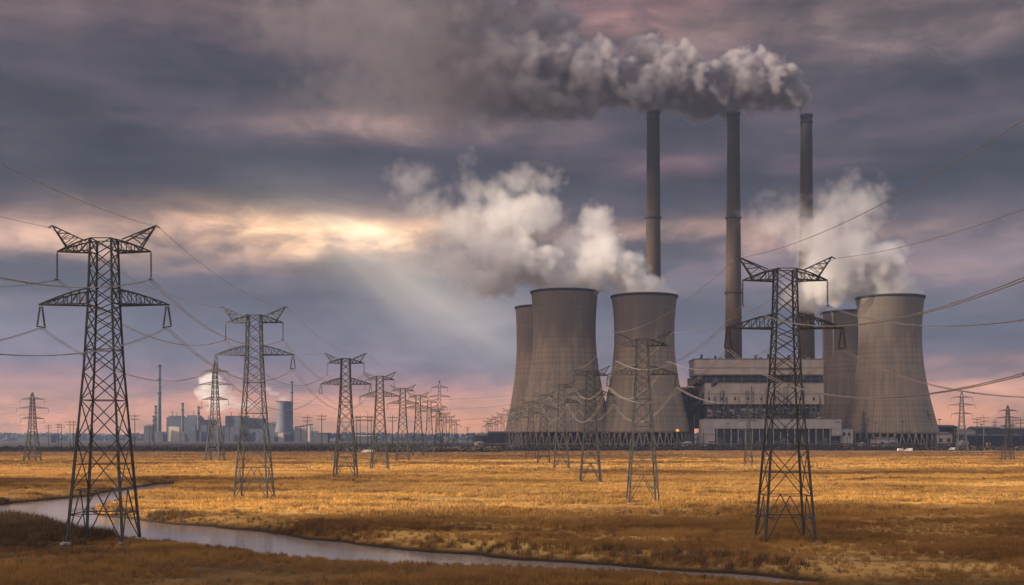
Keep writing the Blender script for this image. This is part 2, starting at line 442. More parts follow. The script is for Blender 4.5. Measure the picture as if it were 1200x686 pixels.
def height(x, y):
    x = np.asarray(x, float); y = np.asarray(y, float)
    d = np.full(x.shape, 400.0)
    m = (y > 70) & (y < 460) & (np.abs(x) < 260)
    if m.any(): d[m] = sdf(x[m], y[m])
    d = d + wob(x, y, .35) * 1.1 + wob(y, x, .14) * 1.3
    nearside = 1 / (1 + np.exp((y - (np.interp(x, nb[:, 0], nb[:, 1]) + 4)) / 2.5))
    H = .95 * (1 - nearside) + .34 * nearside
    wbank = 4.5 * (1 - nearside) + 3.0 * nearside
    t = np.clip(d / wbank, 0, 1); up = H * (1 - (1 - t) ** 2.2)
    lip = .28 * np.exp(-((d - 6) / 4) ** 2) * (1 - nearside)
    dn = -1.3 * np.clip(-d / 4, 0, 1)
    z = np.where(d > 0, up + lip, dn)
    far = np.clip((y - 90) / 500, 0, 1)
    amp = np.clip(d / 12, 0, 1) * .16
    z = z + amp * wob(x, y, .09) + amp * .9 * wob(y * .6, x, .03) + np.clip(d / 12, 0, 1) * .06 * wob(x, y, .9)
    return z
def spaced(segs):
    o = []
    for a, b, n in segs: o += list(np.linspace(a, b, n, endpoint=False))
    o.append(segs[-1][1]); return np.array(o)
xs = spaced([(-6000, -800, 14), (-800, -260, 30), (-260, -110, 70), (-110, 110, 260), (110, 260, 70), (260, 800, 30), (800, 6000, 14)])
ys = spaced([(-400, 60, 20), (60, 92, 24), (92, 210, 200), (210, 340, 150), (340, 700, 120), (700, 1800, 60), (1800, 6000, 24)])
GX, GY = np.meshgrid(xs, ys)
GZ = height(GX, GY)
nx, ny = len(xs), len(ys)
verts = np.stack([GX, GY, GZ], -1).reshape(-1, 3)
idx = np.arange(nx * ny).reshape(ny, nx)
quads = np.stack([idx[:-1, :-1], idx[:-1, 1:], idx[1:, 1:], idx[1:, :-1]], -1).reshape(-1, 4)
me = bpy.data.meshes.new('ground'); me.from_pydata(verts.tolist(), [], quads.tolist()); me.update()
me.polygons.foreach_set('use_smooth', [True] * len(me.polygons)); me.materials.append(MATS['ground'])
ground = bpy.data.objects.new('ground', me); C.objects.link(ground); tag(ground, kind='structure')
wb = MB(); wb.add([(-330, 80, 0), (330, 80, 0), (330, 440, 0), (-330, 440, 0)], [(0, 1, 2, 3)])
tag(wb.build('water', 'water'), kind='structure')
def GH(x, y): return float(height(np.array([x]), np.array([y]))[0])

# ------------------------------------------------------------------ unseen clouds placed left of the view to shade foreground, plant, steam and field
def m_cloud(T, bs, m):
    p = world_pos(T)
    bs.inputs['Base Color'].default_value = (.55, .52, .55, 1); bs.inputs['Roughness'].default_value = 1
    tr = T.new('ShaderNodeBsdfTransparent'); mx = T.new('ShaderNodeMixShader')
    n = T.noise(T.v('MULTIPLY', p, (.004, .006, .006)), 1, 4, .6)
    T.put(mx.inputs[0], T.rng(n, .32, .60, .55, .93))
    T.l.new(tr.outputs[0], mx.inputs[1]); T.l.new(bs.outputs[0], mx.inputs[2]); T.l.new(mx.outputs[0], T.n['Material Output'].inputs[0])
material('cloud', m_cloud)
def m_veil(T, bs, m):
    m_cloud(T, bs, m); mx = [q for q in T.n if q.type == 'MIX_SHADER'][0]
    for l in list(mx.inputs[0].links): T.l.remove(l)
    n = T.noise(T.v('MULTIPLY', world_pos(T), (.003, .004, .005)), 1, 3, .5)
    T.put(mx.inputs[0], T.rng(n, .3, .7, .05, .19))
material('added_thin_cloud', m_veil)
XC = -3300.0
def shade_cloud_bank(name, label, y0, y1, z0, z1, seed, n, mat='cloud', rads=(55, 110)):
    """a ragged bank of cumulus standing across the sun's path, given by where its shade falls (y0..y1)"""
    r = random.Random(seed); bm = bmesh.new()
    sh = (XC) * (to_sun.y / to_sun.x)      # shade at y comes from y + sh at the bank
    for k in range(n):
        cy_ = r.uniform(y0, y1) + sh; cz = r.uniform(z0, z1); rad = r.uniform(*rads)
        cy_ = min(max(cy_, y0 + sh + rad), y1 + sh - rad)
        ret = bmesh.ops.create_icosphere(bm, subdivisions=2, radius=rad)
        for v in ret['verts']:
            nn = math.sin(v.co.x * .09 + k) * math.sin(v.co.y * .08) * math.sin(v.co.z * .1 + k)
            v.co = v.co * (1 + .18 * nn); v.co += Vector((XC + r.uniform(-60, 60), cy_, cz))
    me = bpy.data.meshes.new(name); bm.to_mesh(me); bm.free(); me.materials.append(MATS[mat])
    for p in me.polygons: p.use_smooth = True
    o = bpy.data.objects.new(name, me); C.objects.link(o); return tag(o, label, 'cloud', None, 'structure')
shade_cloud_bank('cloud', 'unseen low grey cumulus bank placed to shade the near grass', -420, 178, 720, 1000, 3, 150)
shade_cloud_bank('cloud', 'unseen long grey cumulus bank placed to shade the power station', 1010, 2300, 730, 910, 5, 380)
shade_cloud_bank('cloud', 'unseen thin high cloud added to weaken the sun on the smoke and steam', 1000, 2300, 930, 1500, 8, 95, 'added_thin_cloud')  # added out of view to soften direct sun on the plumes

shade_cloud_bank('cloud', 'unseen small ragged cloudlets added to dapple the sun on the field', 190, 960, 690, 880, 11, 62, 'cloud', (5, 20))  # added out of view to break the field into lit and shaded bands
# ------------------------------------------------------------------ haze
HAZE = 0.000065
def m_haze(T, bs, m):
    T.n.remove(bs)
    pv = T.new('ShaderNodeVolumePrincipled')
    pv.inputs['Color'].default_value = (.40, .54, .90, 1); pv.inputs['Density'].default_value = HAZE
    pv.inputs['Anisotropy'].default_value = .2
    T.l.new(pv.outputs[0], T.n['Material Output'].inputs['Volume'])
material('haze', m_haze)
hb = MB().box(-6100, 6100, -500, 6100, -3, 600)
tag(hb.build('haze', 'haze'), kind='stuff')

# ------------------------------------------------------------------ lattice pylons
def lerp_prof(prof, z):
    for (z0, w0), (z1, w1) in zip(prof, prof[1:]):
        if z <= z1: return w0 + (w1 - w0) * (z - z0) / (z1 - z0)
    return prof[-1][1]
PA = [(0, 3.15), (13, 2.2), (20, 1.72), (27.2, 1.38), (34.7, 1.2)]
def lattice_body(root, prof, levels, leg_t, br_t, mat):
    top = levels[-1]
    for sx in (-1, 1):
        for sy in (-1, 1):
            b = MB()
            for (z0, w0), (z1, w1) in zip(prof, prof[1:]):
                b.bar((sx * w0, sy * w0, z0), (sx * w1, sy * w1, z1), leg_t * (1.15 if z0 < 12 else .85))
            b.build('leg', mat, root)
    for axis in range(4):
        b = MB()
        def P(side, z):
            w_ = lerp_prof(prof, z)
            return [(side * w_, -w_, z), (side * w_, w_, z), (-w_, side * w_, z), (w_, side * w_, z)][axis]
        for i, (z0, z1) in enumerate(zip(levels, levels[1:])):
            if i == 0:
                m0 = (Vector(P(-1, z1)) + Vector(P(1, z1))) / 2
                b.bar(P(-1, z0), m0, br_t * 1.15); b.bar(P(1, z0), m0, br_t * 1.15)
                zm = z0 + (z1 - z0) * .55
                b.bar(P(-1, zm), P(1, zm), br_t)
                for s_ in (-1, 1):
                    q = Vector(P(s_, z0)).lerp(m0, .5); b.bar(q, P(s_, zm), br_t * .8)
                b.bar(P(-1, z1), P(1, z1), br_t)
            else:
                b.bar(P(-1, z0), P(1, z1), br_t); b.bar(P(1, z0), P(-1, z1), br_t)
                if i == 1:
                    mm = (Vector(P(-1, z0)) + Vector(P(1, z1))) / 2
                    b.bar(P(-1, mm.z), P(1, mm.z), br_t * .8)
                if i in (2, 4, len(levels) - 2): b.bar(P(-1, z1), P(1, z1), br_t)
        b.build('bracing', mat, root)
def truss_arm(b, side, z0, w0, L, rise, n, t, tb, curve=True):
    """tapering crossarm: flat lower chords, arched upper chords meeting at the tip"""
    tip = Vector((side * L, 0, z0))
    lo = [[], []]; hi = [[], []]
    for j, sy in enumerate((-1, 1)):
        for k in range(n + 1):
            f = k / n; x = side * (w0 + (L - w0) * f); yy = sy * w0 * (1 - f)
            h = rise * ((1 - f ** 1.35) if curve else (1 - f))
            lo[j].append(Vector((x, yy, z0))); hi[j].append(Vector((x, yy * .9, z0 + h)))
        for k in range(n):
            b.bar(lo[j][k], lo[j][k + 1], t); b.bar(hi[j][k], hi[j][k + 1], t)
            if 0 < k: b.bar(lo[j][k], hi[j][k], tb)
            if k < n - 1: b.bar(hi[j][k], lo[j][k + 1], tb)
    for k in range(1, n): b.bar(lo[0][k], lo[1][k], tb); b.bar(lo[0][k - 1], lo[1][k], tb)
    return tip
def insulator_mb(b, a, c, r=.16, n=14):
    a = Vector(a); c = Vector(c); d = c - a
    b.bar(a, c, .06)
    for k in range(n):
        p = a + d * ((k + 1.2) / (n + 1.5)); q = p + d.normalized() * .09
        b.bar(p, q, r * 2, n=8, r2=r * 1.1)
def make_pylon_a(th=1.0):
    root = empty('lattice_pylon', (0, 0, 0))
    lv = [0, 6.0, 11.8, 16.2, 19.4, 22, 24.2, 26, 27.2, 29.1, 31.2, 33.3, 34.7]
    lattice_body(root, PA, lv, .24 * th, .10 * th, 'steel')
    for sx in (-1, 1):
        b = MB(); truss_arm(b, sx, 27.2, 1.38, 7.5, 1.75, 6, .15 * th, .085 * th); b.build('lower_crossarm', 'steel', root)
        b = MB(); truss_arm(b, sx, 33.3, 1.22, 5.4, 1.35, 4, .15 * th, .085 * th); b.build('upper_crossarm', 'steel', root)
        b = MB(); tip = Vector((sx * 5.95, 0, 36.3))
        for sy in (-1, 1):
            A = Vector((sx * 2.3, sy * .75, 34.6)); B = Vector((sx * 4.0, sy * .45, 33.4))
            b.bar(A, tip, .13 * th); b.bar(B, tip, .13 * th)
            for k in range(1, 4):
                f = k / 4.2; b.bar(A.lerp(tip, f), B.lerp(tip, f), .07); b.bar(A.lerp(tip, f), B.lerp(tip, min(1, f + .22)), .06)
        b.bar(tip, tip + Vector((sx * .45, 0, -.25)), .12)
        b.build('earth_wire_peak', 'steel', root)
        b = MB(); insulator_mb(b, (sx * 5.4, 0, 33.3), (sx * 5.4, 0, 30.2)); b.bar((sx * 5.4, -.6, 30.1), (sx * 5.4, .6, 30.1), .14)
        b.build('insulator', 'insulator', root)
        b = MB(); insulator_mb(b, (sx * 7.35, 0, 27.1), (sx * 7.7, 0, 24.8), .17)
        b.build('insulator', 'insulator', root)
        b = MB(); insulator_mb(b, (sx * 7.15, 0, 27.1), (sx * 6.8, 0, 24.6), .17); b.bar((sx * 6.7, 0, 24.55), (sx * 7.8, 0, 24.75), .13)
        b.build('insulator', 'insulator', root)
    for sx in (-1, 1):
        for sy in (-1, 1):
            MB().lathe([(.75, -.6), (.7, .1), (.45, .22)], 12, (sx * 3.17, sy * 3.17, 0)).build('footing', 'footing', root)
    b = MB()                                              # climbing guard round the legs
    for zz in (3.6, 3.8):
        w_ = lerp_prof(PA, zz) + .15
        for a, c in (((-w_, -w_), (w_, -w_)), ((w_, -w_), (w_, w_)), ((w_, w_), (-w_, w_)), ((-w_, w_), (-w_, -w_))):
            b.bar((*a, zz), (*c, zz), .035)
    b.build('climbing_guard', 'steel', root)
    return root
def make_pylon_b(H=35.0, arms=((.62, .14), (.77, .19), (.90, .145)), hw=.075):
    root = empty('lattice_pylon', (0, 0, 0))
    prof = [(0, H * hw), (H * .45, H * .036), (H * .92, H * .017), (H, .12)]
    th = 1.5
    lv = [0, .13 * H, .25 * H, .36 * H, .45 * H, .53 * H, .60 * H, .66 * H, .72 * H, .77 * H, .82 * H, .87 * H, .92 * H, H]
    lattice_body(root, prof, lv, .28, .14, 'far_steel')
    for az_, L in arms:
        for sx in (-1, 1):
            b = MB(); z0 = az_ * H; truss_arm(b, sx, z0, lerp_prof(prof, z0), L * H, H * .03, 4, .16, .10, False)
            b.build('crossarm', 'far_steel', root)
            b = MB(); insulator_mb(b, (sx * L * H, 0, z0), (sx * L * H, 0, z0 - 2.3), .16, 8); b.build('insulator', 'insulator', root)
    return root
pa = make_pylon_a(); pa['category'] = 'pylon'; register(pa)
pf = make_pylon_a(1.4); pf['category'] = 'pylon'; register(pf)
LEFT = [(122, 636, 1.06, 'steel lattice pylon straddling the near bank beside the creek, largest on the left'),
        (298, 586, 1.03, 'second steel pylon of the left row, alone in the grass right of the creek bend'),
        (405, 560, 1.02, 'third steel lattice pylon of the left row, standing on bright grass'),
        (445, 551, 1.0, 'fourth steel lattice pylon of the left row, just right of the third'),
        (472, 541, 1.06, 'fifth pylon of the left row, before the dark scrub'),
        (490, 535.5, 1.1, 'sixth pylon of the left row, partly overlapped by its neighbours'),
        (503, 531.5, 1.12, 'seventh pylon of the left row, left of the tall pointed mast'),
        (513, 528, 1.1, 'eighth pylon of the left row, close by the tall pointed mast'),
        (521, 525.5, 1.1, 'ninth pylon of the left row, small against the pink sky'),
        (528, 523.5, 1.1, 'tenth pylon of the left row, small against the pink sky'),
        (534, 522, 1.1, 'last tiny pylon at the far end of the left row')]
RIGHT = [(920, 637, .905, 'large steel lattice pylon standing in front of the boiler house'),
         (753, 590, .86, 'lattice pylon on lit grass in front of the cooling tower beside the single chimney'),
         (692, 566, .85, 'lattice pylon in front of the gap between the two front left cooling towers'),
         (658, 550, .92, 'fourth pylon of the right row, before the middle of the widest left cooling tower'),
         (637, 543, .92, 'fifth pylon of the right row, before the left half of the widest left cooling tower'),
         (622, 538, .92, 'sixth pylon of the right row, before the left foot of the widest cooling tower'),
         (608, 534, .92, 'seventh pylon of the right row, before the leftmost rear cooling tower'),
         (597, 531, .95, 'eighth pylon of the right row, at the left edge of the rear cooling tower'),
         (589, 528.5, .95, 'ninth pylon of the right row, left of the cooling towers'),
         (582, 526.5, .95, 'tenth pylon of the right row, left of the cooling towers'),
         (576, 525, .95, 'eleventh pylon of the right row, hazy left of the cooling towers'),
         (571, 523.5, .95, 'last hazy pylon at the far end of the right row')]
rows = []
first = first_far = True
for grp, lst in (('pylons of the left power line', LEFT), ('pylons of the right power line', RIGHT)):
    pts = []
    for px, py, s, lab in lst:
        D = 12.0 * F / (py - HZ) + 1.6; x = X(px, D)
        for _ in range(3): z = max(GH(x, D), .3); D = (CAMZ - z) * F / (py - HZ) + 1.6; x = X(px, D)
        if D < 260: o = placed(pa, first, (x, D, z), 0, (s, s, s), lab); first = False
        else: o = placed(pf, first_far, (x, D, z), 0, (s, s, s), lab); first_far = False
        o['group'] = grp; pts.append((x, D, z, s))
    rows.append(pts)
# a continuation of each line behind the camera carries the wires out of the frame
rows[0] = [(-44.0, 22.0, .4, 1.0)] + rows[0]
rows[1] = [(33.0, 22.0, .4, .875)] + rows[1]

def cable(name_label, group, pts, sags, bundle=0.0, r=.035, extra=None):
    b = MB()
    offs = [(-bundle, 0), (bundle, 0)] if bundle else [(0, 0)]
    for k, (p, q) in enumerate(zip(pts, pts[1:])):
        p = Vector(p); q = Vector(q); L = (q - p).length
        sg = sags * (1 if k < 3 else .55)
        n = 26 if L < 160 and k < 4 else 12
        if k > 4: n = 8
        for ox, oz in offs:
            line = []
            for i in range(n + 1):
                f = i / n; v = p.lerp(q, f); v.z -= 4 * sg * (L / 110) ** 1.2 * f * (1 - f); v.x += ox; v.z += oz; line.append(v)
            b.tube(line, r * (1 if k < 4 else .8), 5 if k < 3 else 3)
        if bundle and k < 3:
            for i in range(1, 6):
                f = i / 6; v = p.lerp(q, f); v.z -= 4 * sg * (L / 110) ** 1.2 * f * (1 - f)
                b.box(v.x - bundle - .06, v.x + bundle + .06, v.y - .08, v.y + .08, v.z - .05, v.z + .05)
    return tag(b.build('power_cable', 'cable'), name_label, 'cable', group)
ends = [('upper left arms', -5.4, 30.05, .20, 5.0), ('upper right arms', 5.4, 30.05, .20, 5.0), ('lower left arms', -7.25, 24.55, .20, 5.6), ('lower right arms', 7.25, 24.55, .20, 5.6),
        ('left peaks', -6.3, 36.1, 0, 2.6), ('right peaks', 6.3, 36.1, 0, 2.6)]
for side, pts in (('left', rows[0]), ('right', rows[1])):
    for nm, ox, oz, bd, sg in ends:
        sag = sg * (1.0 if side == 'left' else 1.15)
        kind = 'thin earth wire' if bd == 0 else 'sagging twin conductor'
        cable('%s strung along the %s of the %s pylon row' % (kind, nm, side), 'wires of the %s power line' % side,
              [(x + ox * s, y, z + oz * s) for x, y, z, s in pts], sag, bd, (.036 if side == 'left' else .031) if bd else .026)

# three-armed pylons standing apart
pb = make_pylon_b(); pb['category'] = 'pylon'; register(pb)
OTHER = [(38, 541, 460, 'small three-armed pylon far off at the left edge beyond the creek', 1.25),
         (252, 541, 424, 'three-armed pylon just left of the second large pylon, before the distant plant', 1.0),
         (515, 528.5, 446, 'tall narrow pointed pylon rising above the end of the left row', .8),
         (1127, 528, 459, 'hazy three-armed pylon right of the rightmost cooling tower', 1.2),
         (1181, 540, 475, 'small pylon with short arms near the right edge of the field', 1.2),
         (877, 546, 478, 'small pale pylon in the grass left of the large pylon by the boiler house', 1.0),
         (1087, 526, 482, 'small pylon before the right flank of the rightmost cooling tower', 1.0),
         (1012, 526, 481, 'small pylon before the left flank of the rightmost cooling tower', .8)]
OP = []
first = True
for px, pf, pt, lab, wx in OTHER:
    D = 12.0 * F / (pf - HZ); H = Z(pt, D) - 1.0; s = H / 35.0; x = X(px, D)
    placed(pb, first, (x, D, GH(x, D)), random.uniform(-.2, .2), (s * wx, s * wx, s), lab)['group'] = 'three-armed pylons standing apart'
    first = False; OP.append((x, D, H, s * wx))
for i, az_, L in ((0, .62, .14), (1, .77, .19), (2, .90, .145)):
    for sx, wd in ((-1, 'near'), (1, 'far')):
        a, b_ = OP[0], OP[1]
        pts = [(a[0] - 420, a[1] + 60, a[2] * az_ + 2)] + [(q[0] + sx * L * 35 * q[3], q[1], 1 + q[2] * az_ - 2.3) for q in (a, b_)] + [(b_[0] + 160, b_[1] + 260, b_[2] * az_)]
        cable('hazy distant wire on the %s %s arms of the far left pylons' % (('bottom', 'middle', 'top')[i], wd), 'wires between the far left pylons', pts, 2.2, 0, .05)

# ------------------------------------------------------------------ cooling towers
def tower(px, top, bot_shell, rtop, rwaist, rbase, D, label, waist=.72, columns=True, name='cooling_tower', small=False):
    m_ = D / F; x = X(px, D); z_top = Z(top, D) - 1; z_b = Z(bot_shell, D) - 1
    root = empty(name, (x, D, 1.0)); tag(root, label, 'cooling tower', 'cooling towers of the power station')
    rt, rw, rb = rtop * m_, rwaist * m_, rbase * m_
    prof = []; zw = z_b + (z_top - z_b) * waist; N = 40
    for i in range(N + 1):
        z_ = z_b + (z_top - z_b) * i / N
        if z_ < zw:
            k = ((rb / rw) ** 2 - 1) ** .5; r = rw * math.sqrt(1 + (k * (zw - z_) / (zw - z_b)) ** 2)
        else:
            k = ((rt / rw) ** 2 - 1) ** .5; r = rw * math.sqrt(1 + (k * (z_ - zw) / (z_top - zw)) ** 2)
        prof.append((r, z_))
    inner = [(r - 1.0, z_) for r, z_ in prof[::-1]]
    b = MB(); b.lathe(prof + inner + [prof[0]], 132, cap=False)
    b.build('shell', 'tower_concrete', root)
    r0, z0 = prof[-1]
    MB().lathe([(r0 - 1.5, z0 - 1.4), (r0 + .9, z0 - 1.4), (r0 + 1.3, z0 + .8), (r0 - 1.5, z0 + .9), (r0 - 1.5, z0 - 1.4)], 132, cap=False).build('rim', 'dark', root)
    r1 = prof[0][0]
    MB().lathe([(r1 - 1.6, z_b - 1.5), (r1 + .8, z_b - 1.5), (r1 + .8, z_b + .6), (r1 - 1.6, z_b + .6), (r1 - 1.6, z_b - 1.5)], 96, cap=False).build('ring_beam', 'tower_concrete', root)
    b = MB(); n = 44
    for k in range(n):
        a0 = 2 * math.pi * k / n; a1 = 2 * math.pi * (k + .5) / n; a2 = 2 * math.pi * (k + 1) / n; rf = r1 + 3.5
        for p, q in ((a0, a1), (a2, a1)):
            b.bar((rf * math.cos(p), rf * math.sin(p), 0), (r1 * math.cos(q), r1 * math.sin(q), z_b - 1), 1.1)
    b.build('column_ring', 'tower_concrete', root)
    MB().lathe([(r1 - 5, 0), (r1 - 5, z_b - 2)], 64, cap=True).build('fill_deck', 'dark', root)
    MB().lathe([(r1 + 5.5, 0), (r1 + 5.5, 1.8), (r1 + 4.8, 1.8), (r1 + 4.8, 0)], 64, cap=False).build('basin_wall', 'footing', root)
    return root
tower(661.5, 343, 505.5, 39, 36.5, 57, 1280, 'widest and tallest of the left cooling towers, grey-brown concrete, front row')
tower(755, 348, 505.5, 38.3, 35, 54, 1270, 'concrete cooling tower just left of the boiler house, single chimney behind it')
tower(638, 361, 505.5, 34, 32.5, 46, 1480, 'leftmost cooling tower, half hidden behind the widest one')
tower(1043, 349.5, 507, 38.5, 35.5, 55, 1280, 'rightmost concrete cooling tower with steam rising from its mouth')
tower(998, 367, 507, 35, 33, 46, 1440, 'rear cooling tower between the boiler house and the rightmost tower')

# ------------------------------------------------------------------ chimneys
def chimney(px, top, wt, wb_, D, rings, label):
    m_ = D / F; x = X(px, D); H = Z(top, D) - 1; rt = wt * m_; rb = wb_ * m_
    root = empty('chimney', (x, D, 1.0)); tag(root, label, 'chimney', 'tall chimneys of the power station')
    prof = [(rb + (rt - rb) * (i / 20) ** .85, H * i / 20) for i in range(21)]
    b = MB(); b.lathe(prof + [(rt - .8, H), (rt - .8, H - 12)], 40, cap=True); b.build('shaft', 'chimney_concrete', root)
    def rad(z_): return rb + (rt - rb) * (z_ / H) ** .85
    for ry in rings:
        z_ = Z(ry, D) - 1; r = rad(z_)
        g = MB(); g.lathe([(r - .05, z_ - .9), (r + 1.5, z_ - .5), (r + 1.5, z_ + .8), (r - .05, z_ + .8)], 40, cap=False)
        for k in range(24):
            a = 2 * math.pi * k / 24; g.bar(((r + 1.4) * math.cos(a), (r + 1.4) * math.sin(a), z_ + .8), ((r + 1.4) * math.cos(a), (r + 1.4) * math.sin(a), z_ + 2.0), .12)
        g.lathe([(r + 1.35, z_ + 1.9), (r + 1.5, z_ + 1.9), (r + 1.5, z_ + 2.1)], 40, cap=False)
        g.build('gallery', 'dark', root)
    MB().lathe([(rt - .1, H - 9), (rt + .8, H - 9), (rt + .8, H - 7.6), (rt - .1, H - 7.6)], 40, cap=False).build('collar', 'dark', root)
    MB().lathe([(rt - .1, H - 2.6), (rt + 1.0, H - 2.2), (rt + 1.0, H + .7), (rt - .7, H + .7)], 40, cap=False).build('collar', 'dark', root)
    g = MB()
    for k in (-1, 1):
        a = -math.pi / 2 + .5; g.bar(((rb + .3) * math.cos(a + k * .03), (rb + .3) * math.sin(a), 0), ((rt + .3) * math.cos(a + k * .03), (rt + .3) * math.sin(a), H - 3), .12)
    g.build('ladder', 'dark', root)
chimney(765.5, 131.5, 7.3, 11.0, 1400, (256,), 'leftmost tall chimney, rising behind the cooling tower left of the boiler house')
chimney(859.5, 133, 7.0, 11.5, 1400, (256, 344), 'middle tall chimney, rising behind the boiler house left of the large pylon')
chimney(945, 135.5, 6.6, 11.2, 1400, (256, 344), 'rightmost tall chimney, its lower half veiled by steam')

# ------------------------------------------------------------------ boiler house
D0 = 1250.0
def bx(b, px0, px1, y0, y1, py1, py0, D=D0):
    """box between photo columns and rows at depth D, y0..y1 relative to D"""
    return b.box(X(px0, D), X(px1, D), D + y0, D + y1, max(Z(py0, D), .7), Z(py1, D))
bh = empty('boiler_house', (0, 0, 0)); tag(bh, 'large grey-beige boiler house with dark recessed storeys, between the cooling towers', 'power station')
b = MB(); bx(b, 814, 965, 0, 40, 421.5, 440); ub = b.build('upper_block', 'cladding', bh)
b = MB(); bx(b, 813.4, 965.6, -.6, 40.6, 420.4, 421.4); b.build('parapet', 'pipe', ub)
b = MB()
for px, wd, h in ((822, 4, 1.6), (846, 2, 2.2), (872, 6, 1.2), (893, 3, 2.4), (918, 5, 1.4), (950, 2.4, 3.0)):
    bx(b, px, px + wd, 12, 18, 420.4 - h, 420.5)
b.build('roof_unit', 'pipe', ub)
b = MB(); bx(b, 817, 963, 6, 70, 440.1, 449.6); b.build('recessed_storey', 'dark_cladding', bh)
b = MB()
for k in range(15): 
    px = 818 + k * 10.2; bx(b, px, px + .6, 1, 2, 440, 449.5)
bx(b, 816, 964, .8, 2.2, 444.2, 444.7); b.build('gallery_railing', 'pipe', bh)
b = MB(); bx(b, 826, 964, -4, 78, 449.3, 474); lb = b.build('lower_block', 'cladding', bh)
b = MB(); bx(b, 825.4, 964.6, -4.6, 78, 448.5, 449.3); b.build('coping', 'pipe', lb)
b = MB(); bx(b, 827, 962, 6, 78, 474, 502); b.build('machinery_storey', 'dark_cladding', bh)
b = MB()
for k in range(22):
    px = 828 + k * 6.35; bx(b, px, px + .55, -3.2, -2.2, 474, 491)
for r in (478.5, 483, 487.5): bx(b, 827, 962, -3.0, -2.4, r, r + .35)
b.build('steel_frame', 'pipe', bh)
b = MB()
for k in range(16):
    px = 830 + k * 8.3; bx(b, px, px + 5.5, 5.4, 6.1, 476.5, 481); bx(b, px + 1, px + 5, 5.4, 6.1, 483.5, 487)
b.build('window_band', 'glass', bh)
for px, r in ((845, 9), (855, 8), (884, 9), (895, 7), (907, 8), (948, 9), (956, 7)):      # arched flue ducts
    b = MB(); pts = []
    for k in range(9):
        a = math.pi * k / 8; pts.append((X(px, D0) + math.cos(a) * r * .75, D0 - 1, Z(476, D0) + math.sin(a) * 5 - 1))
    pts = [(pts[0][0], D0 - 1, Z(488, D0))] + pts + [(pts[-1][0], D0 - 1, Z(488, D0))]
    b.tube(pts, 1.3, 8); b.build('flue_duct', 'pipe', bh)
b = MB(); bx(b, 960.5, 966.5, 8, 30, 424, 448); b.build('stair_tower', 'dark_cladding', bh)
b = MB()
for k in range(6): bx(b, 966, 971, 10, 12, 426 + k * 12, 426.8 + k * 12)
for px in (966.2, 970.4): bx(b, px, px + .6, 10.2, 11.8, 426, 514)
b.build('outside_stair', 'pipe', bh)
# dark steelwork left of the block
b = MB(); bx(b, 801, 822, 50, 90, 452, 520); b.build('bunker_bay', 'dark_cladding', bh)
b = MB()
for k in range(6): bx(b, 800 + k * 4.2, 800.5 + k * 4.2, 46, 47, 450, 518)
for r in (452, 463, 474, 485, 497): bx(b, 800, 822, 45.6, 46.6, r, r + .5)
b.bar((X(801, D0), D0 + 45, Z(497, D0)), (X(821, D0), D0 + 45, Z(474, D0)), .8); b.bar((X(801, D0), D0 + 45, Z(474, D0)), (X(821, D0), D0 + 45, Z(452, D0)), .8)
b.build('bunker_frame', 'pipe', bh)
rr = random.Random(12)
for k in range(26):
    px = 828 + rr.uniform(0, 134); t = rr.uniform(452, 468); b = MB(); bx(b, px, px + .45, -4.9, -4.0, t, 474); b.build('downpipe', 'pipe', bh)
b = MB()
for k in range(9): bx(b, 829 + k * 15.3, 831.2 + k * 15.3, -4.35, -3.98, 466, 469.5)
b.build('louvre', 'dark', bh)
b = MB(); bx(b, 826.3, 963.6, -4.5, -4.0, 461.6, 462.1); bx(b, 814.4, 964.6, -.5, 0, 431, 431.5); bx(b, 814.4, 964.6, -.5, 0, 438.8, 439.8); b.build('ledge', 'pipe', bh)
for k in range(7):
    px = 822 + k * 21 + rr.uniform(-4, 4); h = rr.uniform(2.5, 6)
    MB().lathe([(1.1, 0), (1.1, h), (1.6, h + .2), (1.6, h + .8), (.2, h + 1.4)], 10, (X(px, D0), D0 + 8, Z(421.5, D0))).build('roof_vent', 'pipe', ub)
b = MB(); b.bar((X(806, D0), D0 + 40, Z(498, D0)), (X(838, D0), D0 - 8, Z(446, D0)), 4.2)
for k in range(5):
    f = (k + .5) / 5; p_ = Vector((X(806, D0), D0 + 40, Z(498, D0))).lerp(Vector((X(838, D0), D0 - 8, Z(446, D0))), f); b.bar(p_, (p_.x, p_.y, 1), .7)
b.build('conveyor_gallery', 'blue_cladding', bh)
b = MB()
for k in range(60):
    px = 828 + rr.uniform(0, 132); r0 = rr.uniform(477, 489); wpx = rr.uniform(1.5, 7); hpx = rr.uniform(.8, 3.5); dy = rr.uniform(-2, 4)
    bx(b, px, min(px + wpx, 962), dy, dy + 1.8, r0, r0 + hpx)
b.build('machinery', 'cladding', bh)
b = MB()
for k in range(8):
    px = 829 + k * 16.6
    for j in range(3): b.bar((X(px + j * 5.4, D0), D0 - 2.5, Z(490, D0)), (X(px + j * 5.4 + 5.4, D0), D0 - 2.5, Z(484, D0)), .4)
b.build('bracing', 'pipe', bh)
